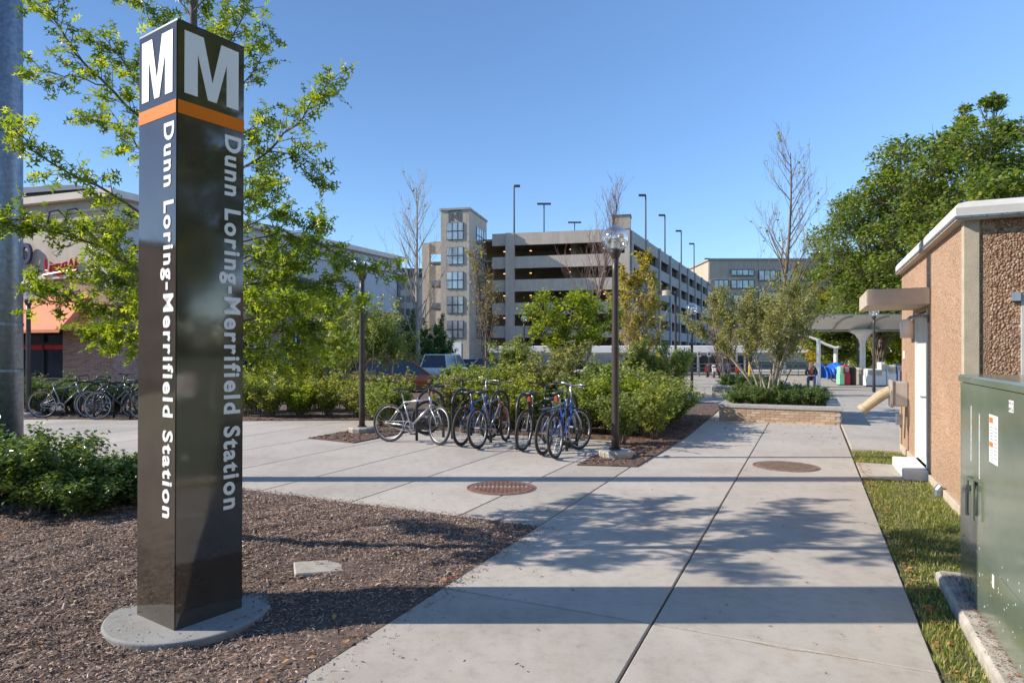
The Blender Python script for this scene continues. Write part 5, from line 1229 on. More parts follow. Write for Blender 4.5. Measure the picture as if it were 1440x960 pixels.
# broad trees on the right
def broad(seed, h, r0, Rr, nleaf, size, m, wm='bark', clumps=70, zf=(.28, 1.0), asym=0, yel=None):
    random.seed(seed); mb = MB(); tips = []
    P = [Vector((0, 0, 0))]; q = Vector((0, 0, 0)); d = Vector((0, 0, 1))
    for i in range(7): d = (d+Vector((random.gauss(0, .05), random.gauss(0, .05), .1))).normalized(); q = q+d*h*.9/7; P.append(q.copy())
    mb.tube(P, [r0*(1-.85*i/7) for i in range(8)], 9)
    cl = []
    for i in range(clumps):
        f = zf[0]+(zf[1]-zf[0])*(i+.5)/clumps; a = i*2.399+random.uniform(-.3, .3)
        prof = math.sin(PI*min(1, max(0.05, (1.04-f)/(1.06-zf[0])))**.62)**.7
        rad = Rr*prof*random.uniform(.35, 1.12); z = h*f*random.uniform(.93, 1.05)
        c = Vector((math.cos(a)*rad+asym*(1-f), math.sin(a)*rad, z)); cl.append((c, Rr*random.uniform(.11, .24)))
        k = min(6, int(max(0, f-.22)*7)); s = P[k].lerp(P[k+1], random.random()); mid = s.lerp(c, .5)+Vector((0, 0, -.15*rad*.3)); mb.tube([s, mid, c], [r0*.3*(1-f*.7), r0*.16*(1-f*.6), .02], 5, caps=False)
        for j in range(4):
            e = c+Vector((random.gauss(0, 1), random.gauss(0, 1), random.gauss(0, .7))).normalized()*Rr*.2; mb.tube([mid.lerp(c, .6), e], [.025, .01], 3, caps=False)
    wts = np.array([c[1]**2 for c in cl]); wts /= wts.sum(); idx = rng.choice(len(cl), nleaf, p=wts)
    C = np.array([tuple(c[0]) for c in cl])[idx]; rr = np.array([c[1] for c in cl])[idx]
    v = rng.normal(size=(nleaf, 3)); v /= np.linalg.norm(v, axis=1)[:, None]; v *= rr[:, None]*(rng.random(nleaf)**.45)[:, None]*np.array([1.15, 1.15, .75]); v[:, 2] += rng.normal(0, .08, nleaf)
    return mb.mesh('trunk', M[wm], True), leaf_mesh('crown', C+v, size, m, DIAMOND, .6, .4)
wA, lA = broad(401, 15.0, .30, 5.0, 36000, .25, M['tree_green'], clumps=190)
wB, lB = broad(402, 9.5, .20, 3.6, 18000, .25, M['tree_green'], clumps=90, zf=(.18, 1))
wC, lC = broad(403, 7.5, .16, 2.9, 11000, .23, M['tree_yellow'], clumps=60, zf=(.2, 1))
wD, lD = broad(404, 11.5, .24, 4.5, 20000, .27, M['lime'], clumps=90, zf=(.1, 1))
tree_obj('broad_tree', 'tallest dense green tree rising behind the pebble clad building', wA, lA, at(1345, 39, -.4), 1.0, 0)
wE, lE = broad(405, 17.0, .22, 2.3, 14000, .24, M['tree_green'], clumps=80, zf=(.3, 1))
tree_obj('broad_tree', 'slender green tree whose tip rises above the whole tree group', wE, lE, at(1375, 39.5, -.4), 1.0, 1.0)
tree_obj('broad_tree', 'dense green tree left of the tallest one', wA, lA, at(1236, 44, -.4), .84, 2.0)
tree_obj('broad_tree', 'green tree at the right edge above the building roof', wB, lB, at(1440, 32, -.3), 1.12, 1.0)
tree_obj('broad_tree', 'lower green tree at the left end of the big tree group', wB, lB, at(1180, 50, -.5), 1.0, 3.0)
tree_obj('broad_tree', 'yellowing tree behind the white canopy', wC, lC, at(1160, 52, -.5), .95, 0)
tree_obj('broad_tree', 'light green tree low behind the white canopy', wD, lD, at(1215, 62, -.5), .82, 0)
tree_obj('broad_tree', 'second light green tree low behind the canopy column', wD, lD, at(1262, 56, -.5), .85, 2)
tree_obj('broad_tree', 'bright tree far right behind the newspaper boxes', wB, lD, at(1300, 52, -.5), .7, 2)
tree_obj('broad_tree', 'shadowed green tree in the gap left of the white canopy', wB, lB, at(1140, 70, -.5), .9, 5)
w, l = broad(301, 3.55, .06, 1.5, 9000, .115, M['lime'], clumps=46, zf=(.42, .97))
tree_obj('round_tree', 'small round lime green tree in front of the garage', w, l, at(797, 21.5, 0), 1.0)
for i, (x, y) in enumerate(((9, 4.5), (10, 2.5), (10.5, .5), (10.5, -1.5), (10, -3.5), (9.5, -5.5), (9, -7.5))):  # unseen hedge row, added to darken a bright gap mirrored in the pylon
    shrub(HOL, x, y, ORD[i]+' added hedge shrub out of view, darkening the pylon reflection', 'unseen hedge added for the pylon reflection', 3.0)
# trees that stand right of and behind the camera (seen mirrored in the pylon)
for x, y, s, r_, lb in ((13, 0.5, .9, 1, 'large green tree right of the photographer, mirrored in the pylon'), (13, -6, 1.0, 2, 'large green tree behind the photographer to the right'), (19, -2.5, 1.0, 4, 'green tree farther right of the photographer'), (8, -13, 1.0, 3, 'green tree behind the photographer')):
    tree_obj('broad_tree', lb, wD, lD, (x, y, 0), s*1.25, r_)
# ================================================================== BICYCLES
def sph(r, c, seg=10):
    me = bmesh.new(); bmesh.ops.create_uvsphere(me, u_segments=seg, v_segments=seg//2+2, radius=r); vs = [tuple(v.co+Vector(c)) for v in me.verts]; fs = [tuple(v.index for v in f.verts) for f in me.faces]; me.free(); return vs, fs
RIM = simple('dull_rim', (.36, .36, .37), .4, .15, 8, metal=.6); SPK = simple('spoke_steel', (.18, .18, .19), .4, .1, 8, metal=.5)
def wheel_parts(R_=0.34, tw=.022, spokes=24):
    ty, rm, sp = MB(), MB(), MB()
    n = 36; ty.tube([(math.cos(2*PI*i/n)*(R_-tw), 0, math.sin(2*PI*i/n)*(R_-tw)) for i in range(n)], tw, 8, closed=True)
    rm.tube([(math.cos(2*PI*i/n)*(R_-tw*2-.008), 0, math.sin(2*PI*i/n)*(R_-tw*2-.008)) for i in range(n)], .013, 6, closed=True)
    for i in range(spokes):
        a = 2*PI*i/spokes; a2 = a+(.35 if i % 2 else -.35); s = .03 if i % 4 < 2 else -.03
        sp.tube([(math.cos(a2)*.025, s, math.sin(a2)*.025), (math.cos(a)*(R_-.06), 0, math.sin(a)*(R_-.06))], .0014, 3, caps=False)
    sp.tube([(0, -.045, 0), (0, .045, 0)], .022, 8)
    return ty.mesh('tyre', M['rubber'], True), rm.mesh('rim', RIM, True), sp.mesh('spokes', SPK)
WH = wheel_parts(); WHK = wheel_parts(); WHK[1].materials[0] = M['black_metal']
WTHIN = wheel_parts(.335, .014)
ACC = {'silver': M['silver'], 'black': simple('gloss_black_frame', (.02, .02, .022), .25), 'blue': simple('blue_frame', (.02, .08, .36), .28, coat=.5), 'lightblue': simple('pale_blue_frame', (.12, .25, .50), .3), 'red': simple('red_frame', (.55, .08, .05), .3), 'white': M['white'], 'grey': simple('grey_frame', (.25, .25, .26), .3, metal=.4)}
RED = simple('reflector_red', (.42, .07, .035), .35); BLK = M['black_metal']
def bicycle(loc, dirv, label, col='silver', steer=0, drop=False, lean=3, wh=WH, seat=.92, fork=None, bag=False, bars=.58, rack=False, group='bicycles at the racks', suspension=False, bh=1.02):
    t = thing('bicycle', label, 'bicycle', loc, math.atan2(dirv[1], dirv[0]), group)
    t.rotation_euler = Euler((R(lean), 0, math.atan2(dirv[1], dirv[0])))
    z = .34; wb = 1.03; fm = ACC[col]; BB = Vector((.43, 0, .29)); ST_ = Vector((.27, 0, .74)); HT = Vector((.80, 0, .80)); HB = Vector((.835, 0, .68)); RA = Vector((0, 0, z)); FA = Vector((wb, 0, z))
    f = MB(); f.tube([BB, ST_], .015, 8); f.tube([BB, HB], .020, 8); f.tube([ST_-Vector((-.01, 0, .03)), HT-Vector((0, 0, .02))], .016, 8); f.tube([HB-Vector((-.005, 0, .02)), HT+Vector((-.01, 0, .03))], .021, 8)
    for s in (-1, 1):
        f.tube([BB+Vector((0, s*.03, 0)), RA+Vector((0, s*.06, 0))], .010, 6); f.tube([ST_+Vector((0, s*.02, -.04)), RA+Vector((0, s*.06, 0))], .008, 6)
    f.build('frame', fm, t, smooth=True)
    # front end turns with the bars
    fr = MB(); A = R(steer); piv = HB
    def st(v):
        v = Vector(v)-piv; v = Matrix.Rotation(A, 3, Vector((-.28, 0, .96))) @ v; return v+piv
    fk = MB()
    for s in (-1, 1): fk.tube([st(HB+Vector((.01, s*.05, -.02))), st(FA+Vector((-.03, s*.055, .12))), st(FA+Vector((0, s*.055, 0)))], .016 if suspension else .012, 6)
    fk.tube([st(HB+Vector((.01, -.055, -.01))), st(HB+Vector((.01, .055, -.01)))], .018, 6); fk.build('fork', ACC[fork] if fork else fm, t, smooth=True)
    hb = MB(); top = Vector((.765, 0, bh-.02)); hb.tube([HT, top], .014, 8)
    if drop:
        hb.tube([top, top+Vector((.09, 0, .02))], .014, 6); c = top+Vector((.09, 0, .02))
        for s in (-1, 1): hb.tube([st(c), st(c+Vector((0, s*.2, 0))), st(c+Vector((.09, s*.21, 0))), st(c+Vector((.12, s*.215, -.07))), st(c+Vector((.06, s*.22, -.14))), st(c+Vector((-.03, s*.22, -.14)))], .013, 6)
    else:
        c = top+Vector((.06, 0, .03)); hb.tube([top, c], .014, 6)
        for s in (-1, 1): hb.tube([st(c), st(c+Vector((-.02, s*bars*.25, .03))), st(c+Vector((-.06, s*bars*.5, .035)))], .012, 6)
    hb.build('handlebar', BLK if col != 'blue' else M['silver'], t, smooth=True)
    if not drop:
        gp_ = MB()
        for s in (-1, 1): gp_.tube([st(c+Vector((-.045, s*bars*.38, .034))), st(c+Vector((-.065, s*bars*.52, .036)))], .018, 8)
        gp_.build('grip', BLK, t)
    sp = MB(); sp.tube([ST_, Vector((.215, 0, seat-.02))], .012, 8); sp.build('seat_post', M['silver'], t, smooth=True)
    sd = MB(); sx = .215
    prof = [(-.13, .075, .0), (-.10, .085, .03), (-.02, .06, .035), (.06, .028, .03), (.14, .018, .02), (.155, .008, .01)]
    vs = []; 
    for x, w, h in prof:
        for k in range(8): a = 2*PI*k/8; vs.append((sx+x, w*math.cos(a), seat+h*.5+.022*math.sin(a)))
    fs = [(i*8+k, i*8+(k+1) % 8, (i+1)*8+(k+1) % 8, (i+1)*8+k) for i in range(5) for k in range(8)] + [tuple(range(7, -1, -1)), tuple(range(40, 48))]
    sd.add(vs, fs); sd.build('saddle', BLK, t, smooth=True)
    ck = MB(); n = 20; ck.tube([(BB.x+math.cos(2*PI*i/n)*.09, -.05, BB.z+math.sin(2*PI*i/n)*.09) for i in range(n)], .006, 4, closed=True); ck.tube([BB+Vector((0, -.06, 0)), BB+Vector((0, .06, 0))], .018, 8)
    ck.tube([BB+Vector((0, -.065, 0)), BB+Vector((.12, -.07, -.12))], .009, 5); ck.tube([BB+Vector((0, .065, 0)), BB+Vector((-.12, .07, .12))], .009, 5)
    ck.tube([(BB.x, -.05, BB.z+.09), (0, -.05, z+.035)], .004, 3); ck.tube([(BB.x, -.05, BB.z-.09), (0.02, -.05, z-.06), (0, -.05, z-.035)], .004, 3); ck.build('crankset', M['silver'] if col != 'black' else BLK, t)
    pd = MB()
    for s, dx, dz in ((-1, .12, -.12), (1, -.12, .12)): pd.box(BB.x+dx-.045, BB.x+dx+.045, s*.11-.035, s*.11+.035, BB.z+dz-.012, BB.z+dz+.012)
    pd.build('pedal', BLK, t)
    for nm, pos, rz in (('rear', RA, 0), ('front', FA, steer)):
        w = bpy.data.objects.new('wheel', None); COL.objects.link(w); w.parent = t; w.location = pos if rz == 0 else st(FA); w.rotation_euler = (0, R(random.uniform(0, 90)), R(rz))
        for nn, me in zip(('tyre', 'rim', 'spokes'), wh): mobj(nn, me, w)
    if bag: MB().bbox(.08, .16, -.03, .03, seat-.12, seat-.04, .012).build('saddle_bag', RED, t)
    if rack:
        rk = MB(); rk.box(-.18, .2, -.06, .06, .72, .735); rk.tube([(0, -.07, z), (-.02, -.06, .72)], .006, 4); rk.tube([(0, .07, z), (-.02, .06, .72)], .006, 4); rk.build('rear_rack', BLK, t)
    rf = MB(); rf.bbox(-.0, .02, -.02, .02, .60, .65, .003); rf.build('reflector', RED, t)
    return t
GB = 'bicycles parked at the front racks'
random.seed(5)
def bk(px, py, dirv, *a, **k):
    p = gp(px, py); return bicycle((p.x, p.y, 0), Vector(dirv).normalized(), *a, **k)
bk(547, 621, (.86, -.34), 'silver bicycle side on at the left end of the front row, grey dropped bars', 'silver', steer=-28, lean=-4, bars=.5, seat=.93, bh=.98, group=GB)
bk(600, 611, (.80, .60), 'black bicycle standing behind the silver one', 'black', steer=10, lean=3, wh=WHK, bag=True, group=GB)
bk(649, 627, (.42, .9), 'bright blue framed bicycle in the middle of the front row', 'blue', steer=-12, lean=4, wh=WHK, seat=.9, group=GB, bh=1.08)
bk(673, 631, (.45, .9), 'grey bicycle with red forks beside the bright blue one', 'grey', steer=12, lean=-3, fork='red', group=GB)
bk(735, 634, (.42, .9), 'black bicycle with red saddle bag and mud spattered wheel', 'black', steer=8, lean=5, bag=True, group=GB)
bk(764, 640, (.46, .88), 'pale blue bicycle squeezed behind the dark blue one', 'lightblue', steer=-14, lean=4, wh=WHK, rack=True, group=GB, seat=.86)
bk(782, 645, (.40, .9), 'dark blue bicycle at the right end with red saddle bag', 'blue', steer=-20, lean=-2, bag=True, rack=True, fork='silver', suspension=True, group=GB, seat=.97, bh=1.05)
GL = 'bicycles parked at the left racks'
bk(60, 588, (1, .12), 'brown grey road bicycle at the left end of the left racks', 'grey', steer=0, drop=True, wh=WTHIN, lean=3, group=GL)
bk(126, 588, (1, .10), 'dark bicycle with small pale hub behind the black racing one', 'grey', steer=5, lean=-3, wh=WTHIN, group=GL)
bk(200, 590, (-1, -.05), 'black racing bicycle nearest the pavement by the left racks', 'black', steer=0, drop=True, wh=WTHIN, lean=3, group=GL)
bk(205, 583, (1, .05), 'dark bicycle mostly hidden behind the pylon at the left racks', 'black', drop=True, lean=2, group=GL)
# racks
def rack_mesh(w, h):
    P = [(0, 0, -.05), (0, 0, h-w*.45)]
    for k in range(1, 10): a = PI*k/10; P.append((w/2-math.cos(a)*w/2, 0, h-w*.45+math.sin(a)*w*.45))
    P += [(w, 0, h-w*.45), (w, 0, -.05)]; return MB().tube(P, .026, 10).mesh('bike_rack', M['black_metal'], True)
RK = rack_mesh(.62, .90)
for px, py, dv, lb in ((586, 619, (.5, .5), 'black arched rack behind the silver bicycle'), (636, 617, (.35, .6), 'black arched rack left of the bright blue bicycle'), (690, 622, (.35, .6), 'black arched rack between the middle and the right bicycles'), (727, 632, (.32, .85), 'black arched rack beside the bicycle with red saddle bag'), (797, 634, (.32, .85), 'black arched rack under the dark blue bicycle')):
    p = gp(px, py); o = mobj('bike_rack', RK, None, (p.x, p.y, 0), math.atan2(dv[1], dv[0])); tag(o, lb, 'bike rack', 'front bike racks')
RK2 = rack_mesh(.95, .86)
for i, (px, py) in enumerate(((88, 586), (68, 583), (113, 587), (132, 589), (160, 588), (183, 590))):
    p = gp(px, py); o = mobj('bike_rack', RK2, None, (p.x, p.y, 0), R(35)); tag(o, ('second', 'leftmost', 'third', 'fourth', 'fifth', 'rightmost')[i]+' arch from the left of the black racks at far left', 'bike rack', 'left bike racks')

# ================================================================== CARS
def car(loc, rz, label, paint, kind='sedan', group=None):
    t = thing('parked_car', label, 'car', loc, rz, 'cars in the car park beyond the shrubs')
    L, Wd = 4.6, 1.8; H = 1.45 if kind == 'sedan' else 1.72
    def loft(secs, nm, m, par, sm=False):
        mb = MB(); vs = []
        for x, w, z0, z1, wt in secs: vs += [(x, -w, z0), (x, w, z0), (x, w, z0+(z1-z0)*.55), (x, wt, z1), (x, -wt, z1), (x, -w, z0+(z1-z0)*.55)]
        fs = [(i*6+k, i*6+(k+1) % 6, (i+1)*6+(k+1) % 6, (i+1)*6+k) for i in range(len(secs)-1) for k in range(6)] + [(5, 4, 3, 2, 1, 0), tuple((len(secs)-1)*6+k for k in range(6))]
        mb.add(vs, fs); return mb.build(nm, m, par, bevel=.03)
    hb = .82 if kind == 'sedan' else .98
    loft([(-2.3, .72, .35, hb-.12, .66), (-2.15, .86, .25, hb-.02, .78), (-1.2, .9, .22, hb, .82), (1.0, .9, .22, hb-.02, .82), (2.0, .86, .25, hb-.14, .76), (2.28, .72, .35, hb-.28, .62)], 'body', paint, t)
    r0, r1, f1, f0 = (-1.75, -1.15, .35, 1.1) if kind == 'sedan' else (-2.1, -1.85, .5, 1.2)
    mb = MB(); z0 = hb-.02
    vs = [(r0, -.8, z0), (f0, -.8, z0), (f0, .8, z0), (r0, .8, z0), (r1, -.62, H-.05), (f1, -.62, H-.05), (f1, .62, H-.05), (r1, .62, H-.05)]
    mb.add(vs, [(0, 1, 5, 4), (1, 2, 6, 5), (2, 3, 7, 6), (3, 0, 4, 7), (4, 5, 6, 7)]); mb.build('windows', M['dark_glass'], t)
    MB().bbox(r1-.05, f1+.05, -.64, .64, H-.06, H, .02).build('roof', paint, t)
    for s in (-1, 1):
        for A, B in (((r0, .81, z0), (r1, .63, H-.05)), ((f0, .81, z0), (f1, .63, H-.05)), ((-.35, .81, z0), (-.3, .63, H-.05))): MB().tube([(A[0], s*A[1], A[2]), (B[0], s*B[1], B[2])], .035, 5).build('pillar', paint, t)
    for x in (-1.4, 1.4):
        for s in (-1, 1):
            w = bpy.data.objects.new('wheel', None); COL.objects.link(w); w.parent = t; w.location = (x, s*.82, .33); w.rotation_euler = (R(90), 0, 0)
            MB().lathe([(.2, -.1), (.32, -.1), (.33, 0), (.32, .1), (.2, .1)], 20).build('tyre', M['rubber'], w); MB().lathe([(.2, -.105), (.2, .105)], 14).build('rim', M['silver'], w)
    for s in (-1, 1):
        MB().bbox(2.2, 2.29, s*.62-.12, s*.62+.12, hb-.42, hb-.28, .01).build('headlight', M['white'], t); MB().bbox(-2.32, -2.2, s*.62-.1, s*.62+.1, hb-.35, hb-.2, .01).build('tail_light', RED, t)
    return t
P_ = lambda n, c, m=.2: simple(n, c, .25, .03, 1, metal=m, coat=.6)
car(at(563, 26.5, gz(26.5)), R(12), 'orange brown car partly seen between the lamp posts left of the shrubs', P_('copper_paint', (.42, .10, .02)))
car(at(592, 44, gz(44)), R(20), 'blue car seen over the shrubs below the bare tree', P_('blue_paint', (.03, .13, .42)))
car(at(628, 39, gz(39)), R(75), 'white sport utility car below the stair tower', P_('white_paint_car', (.75, .75, .75), 0), 'suv')
car(at(662, 45, gz(45)), R(80), 'bright blue car right of the white one', P_('bright_blue_paint', (.04, .20, .55)))
car(at(700, 37, gz(37)), R(10), 'dark blue grey car behind the shrubs right of the slim tree', P_('dark_blue_paint', (.04, .06, .12)))
car(at(740, 50, gz(50)), R(10), 'dark red car far back before the garage', P_('dark_red_paint', (.22, .02, .02)))
car(at(440, 32, gz(32)), R(10), 'blue grey car behind the shrubs and oak leaves', P_('grey_paint', (.18, .20, .24)))

# ================================================================== FAR PLAZA: shelter, signs, scooters
def shelter():
    d = 61; g0 = gz(d); t = thing('bus_shelter', 'long low white flat roofed shelter in front of the garage', 'shelter', at(880, d, g0), R(-10)); k = d/920
    X = lambda px: (px-880)*k; z1 = 1.6-(486-495)*k-g0; z0 = 1.6-(495.5-495)*k-g0
    MB().bbox(X(680), X(1150), 0, 4, z0, z1, .05).build('roof', M['white'], t)
    MB().box(X(690), X(1140), .4, 3.6, z0-.12, z0-.001).build('roof_soffit', M['tan_grey'], t)
    for px in (700, 745, 790, 835, 878, 903, 941, 980, 1013, 1032, 1043, 1095, 1135): MB().lathe([(.10, 0), (.10, z0-.12)], 10, (X(px), 1.2, 0)).build('post', M['white_steel'], t)
    MB().box(X(880), X(1060), 3.7, 3.75, .1, z0-.3).build('glass_wall', M['dark_glass'], t)
    r = thing('railing', 'pale metal railing along the far edge of the plaza', 'railing', at(880, 56, gz(56)))
    kk = 56/920; x0, x1 = 0, (1140-880)*kk
    for z in (.35, .7, 1.05): MB().tube([(x0, 0, z), (x1, 0, z)], .03, 5).build('rail', M['galv'], r)
    for i in range(16): x = x0+(x1-x0)*i/15; MB().tube([(x, 0, 0), (x, 0, 1.05)], .03, 5).build('post', M['galv'], r)
shelter()
for i, (px, lb) in enumerate(((941, 'leftmost'), (954, 'second'), (969, 'third'), (983, 'fourth'), (997, 'fifth'), (1014, 'sixth'), (1027, 'rightmost'))):
    d = 54; t = thing('parking_sign', lb+' small white parking sign on a post before the railing', 'sign', at(px, d, gz(d)), 0, 'small white signs before the railing')
    MB().tube([(0, 0, 0), (0, 0, 2.05)], .035, 6).build('post', M['galv'], t); MB().bbox(-.16, .16, -.06, -.037, 1.65, 2.08, .005).build('sign_plate', M['white'], t)
    MB().box(-.10, .10, -.066, -.0605, 1.78, 1.95).build('sign_print', RED if i % 2 else M['slate'], t)
def scooter(px, d, col, label, rz):
    t = thing('motor_scooter', label, 'motor scooter', at(px, d, gz(d)), R(rz), 'scooters parked before the railing'); pm = simple('scooter_paint', col, .3)
    for x in (-.6, .6):
        w = bpy.data.objects.new('wheel', None); COL.objects.link(w); w.parent = t; w.location = (x, 0, .26)
        MB().tube([(math.cos(2*PI*i/16)*.2, 0, math.sin(2*PI*i/16)*.2) for i in range(16)], .06, 6, closed=True).build('tyre', M['rubber'], w); MB().lathe([(.14, -.04), (.14, .04)], 10, T=Matrix.Rotation(R(90), 4, 'X')).build('rim', M['silver'], w)
    b = MB(); b.prism([(-.85, .5), (-.2, .25), (.3, .25), (.45, .5), (.55, .95), (.42, .95), (.25, .4), (-.1, .4), (-.2, .75), (-.85, .78)], -.15, .15, Matrix.Rotation(R(90), 4, 'X')); b.build('body', pm, t, bevel=.03)
    MB().bbox(-.8, -.12, -.15, .15, .78, .88, .04).build('seat', BLK, t)
    h = MB(); h.tube([(.6, 0, .3), (.48, 0, 1.0)], .03, 6); h.tube([(.44, -.32, 1.08), (.48, 0, 1.0), (.44, .32, 1.08)], .02, 6); h.build('handlebar', M['silver'], t)
    MB().add(*sph(.09, (.58, 0, .9), 8)) if False else None
    hl = MB(); hl.add(*sph(.08, (.57, 0, .93), 8)); hl.build('headlight', M['white'], t)
scooter(995, 52, (.20, .03, .035), 'dark red scooter at the left of the far scooters', 70)
scooter(1004, 51, (.6, .6, .6), 'silver scooter second from the left of the far scooters', 75)
scooter(1012, 52, (.16, .02, .025), 'deep red scooter in the middle of the far scooters', 70)
scooter(1023, 52, (.03, .05, .12), 'dark blue scooter right of the red ones', 75)
scooter(1037, 51, (.28, .04, .03), 'red scooter at the right of the far scooters', 72)
# ================================================================== CANOPIES
def canopy_roof(mb, x0, x1, cs, T, n=10):
    """cs: list of (y, z) cross-section swept along x, 8 cm thick"""
    for i in range(len(cs)-1):
        (ya, za), (yb_, zb) = cs[i], cs[i+1]
        v = [T @ Vector(p) for p in ((x0, ya, za), (x1, ya, za), (x1, yb_, zb), (x0, yb_, zb), (x0, ya, za+.09), (x1, ya, za+.09), (x1, yb_, zb+.09), (x0, yb_, zb+.09))]
        mb.add(v, [(0, 3, 2, 1), (4, 5, 6, 7), (0, 4, 7, 3), (1, 2, 6, 5)])
        if i == 0: mb.add(v, [(0, 1, 5, 4)])
        if i == len(cs)-2: mb.add(v, [(3, 7, 6, 2)])
cnm = simple('canopy_membrane', (.66, .66, .64), .6, .05, 2); cnr = simple('canopy_rib', (.34, .34, .33), .5)
def canopy():
    d = 41; g0 = gz(d); k = d/920
    t = thing('station_canopy', 'white winged station canopy on a flared white column', 'canopy', at(1213, d, g0)); I = Matrix.Identity(4)
    X = lambda px: (px-1213)*k; Z = lambda py: 1.6-(py-495)*k-g0
    zt, zb = Z(447), Z(463)
    cs = [(-2.6, zt), (-2.0, zt-.03), (-1.4, zt-.14), (-.8, zt-.36), (-.3, zb), (.3, zb), (.8, zt-.36), (1.4, zt-.14), (2.0, zt-.03), (2.6, zt)]
    m = MB(); canopy_roof(m, X(1112), X(1330), cs, I); m.build('roof', cnm, t)
    for px in (1113, 1168.5, 1216, 1262):
        r = MB(); r.tube([(X(px), y, z-.05) for y, z in cs], .06, 6); r.build('rib', cnr, t)
    MB().tube([(X(1115), -.05, zb-.08), (X(1330), -.05, zb-.08)], .07, 6).build('gutter', cnr, t)
    MB().lathe([(.42, 0), (.42, .12), (.28, .14), (.17, .17), (.165, Z(484)), (.22, Z(478)), (.45, Z(470)), (1.0, zb-.02)], 20).build('column', M['white_steel'], t, smooth=True)
    # second canopy running away
    d = 46; g0 = gz(d); t2 = thing('station_canopy', 'ribbed canopy running away beyond the flared white column', 'canopy', at(1174, d, g0), R(60.6))
    k = d/920; Z = lambda py: 1.6-(py-495)*k-g0
    cs = [(2.4, Z(471)), (1.8, Z(472.5)), (1.2, Z(477)), (.6, Z(484)), (0, Z(489)), (-.25, Z(488))]
    m = MB(); canopy_roof(m, 0, 60, cs, I); m.build('roof', cnm, t2)
    for i in range(21): MB().tube([(i*3, y, z-.04) for y, z in cs], .05, 5).build('rib', cnr, t2)
    for i in range(9): MB().lathe([(.14, -.1), (.14, Z(489))], 10, (1+i*5.5, 0, 0)).build('column', M['white_steel'], t2)
    # free standing white post
    p = thing('white_post', 'short white post with a domed cap behind the seated person', 'post', at(1151, 33, gz(33))); MB().lathe([(.10, 0), (.10, 2.35), (.07, 2.42), (.02, 2.45)], 14).build('shaft', M['white_steel'], p)
canopy()
# ================================================================== BOXES AND BINS
def newsbox(px, d, w, h, col, label, window=True, ped=False):
    t = thing('newspaper_box', label, 'newspaper box', at(px, d, gz(d)), R(-6)); m = simple('box_paint', col, .4)
    MB().bbox(-w/2, w/2, 0, .45, .05, h*.62, .02).build('lower_case', m, t); MB().bbox(-w/2+.02, w/2-.02, .03, .43, h*.62+.001, h, .03).build('upper_case', m, t)
    if window: MB().bbox(-w/2+.08, w/2-.08, -.0, .028, h*.68, h*.92, .005).build('window', M['tan_grey'], t)
    MB().box(-w/2, w/2, .02, .43, 0, .049).build('foot', M['slate'], t); MB().tube([(-.06, -.02, h*.65), (.06, -.02, h*.65)], .012, 5).build('handle', M['silver'], t)
newsbox(1184, 35.5, .26, 1.02, (.25, .62, .40), 'narrow pale green newspaper box beside the red one'); newsbox(1191, 35.6, .36, 1.08, (.55, .04, .06), 'red newspaper box left of the dark bin', True)
for px, w, h, lb in ((1226, .52, .9, 'low white newspaper box left of the far lamp post'), (1236, .45, .9, 'low white newspaper box behind the far lamp post'), (1242, .30, 1.25, 'narrow tall white newspaper box in the white row'), (1254, .48, 1.1, 'white newspaper box with a wide window'),):
    newsbox(px, 34, w, h, (.78, .79, .77), lb)
newsbox(1266, 34, .46, 1.15, (.05, .09, .32), 'blue newspaper box at the end of the row by the building')
def bin_(px, d, r, h, m, label):
    t = thing('litter_bin', label, 'litter bin', at(px, d, gz(d))); MB().lathe([(r*.95, 0), (r, .1), (r, h-.2), (r*1.04, h-.18), (r*1.04, h-.1), (r*.7, h)], 16).build('drum', m, t); MB().lathe([(r*.5, h+.001), (r*.45, h+.02)], 12).build('lid', M['slate'], t)
bin_(1198, 36, .22, .98, M['pole_brown'], 'dark round litter bin right of the red box'); bin_(1207, 36.5, .30, .95, M['tan'], 'tan concrete litter bin left of the canopy column'); bin_(1219, 36.5, .3, .9, M['tan'], 'tan concrete litter bin right of the canopy column')
# blue tarp
def tarp():
    d = 44; k = d/920; g0 = gz(d); t = thing('blue_tarp', 'bright blue tarpaulin draped over bicycles near the canopy', 'tarpaulin', at(1153, d, g0))
    n = 22; V = []; bl = simple('blue_tarpaulin', (.01, .12, .62), .45)
    for j in range(9):
        for i in range(n):
            f = i/(n-1); x = f*34*k; crest = 1.15*(1-.15*math.sin(f*7))*(1-.12*f); a = PI*j/8
            y = math.cos(a)*-(.9+.08*math.sin(i*1.9)); z = max(.05, crest*math.sin(a)**.6 if 0 < j < 8 else .12)+.03*math.sin(i*2.3+j); V.append((x, y, z))
    F = [(j*n+i, j*n+i+1, (j+1)*n+i+1, (j+1)*n+i) for j in range(8) for i in range(n-1)]
    mb = MB(); mb.add(V, F); o = mb.build('cover', bl, t); s = o.modifiers.new('thickness', 'SOLIDIFY'); s.thickness = .02
tarp()
bicycle(at(1176, 40, gz(40)), (.9, -.3), 'small far bicycle leaning beside the blue tarpaulin', 'grey', group=None)
# yellow bollard, drums
t = thing('bollard', 'yellow bollard far off at the right end of the railing', 'bollard', at(1054, 50, gz(50))); MB().lathe([(.09, 0), (.09, .95), (.05, 1.02)], 12).build('post', simple('yellow_paint', (.6, .36, .02), .5), t)
for px, d, lb in ((885, 30, 'pale concrete bollard behind the shrubs right of the nearest lamp'), (380, 20, 'pale post behind the shrubs right of the pylon'),): 
    t = thing('bollard', lb, 'bollard', at(px, d, gz(d))); MB().lathe([(.2, 0), (.2, .95), (.17, 1.02)], 16).build('post', M['white'], t)

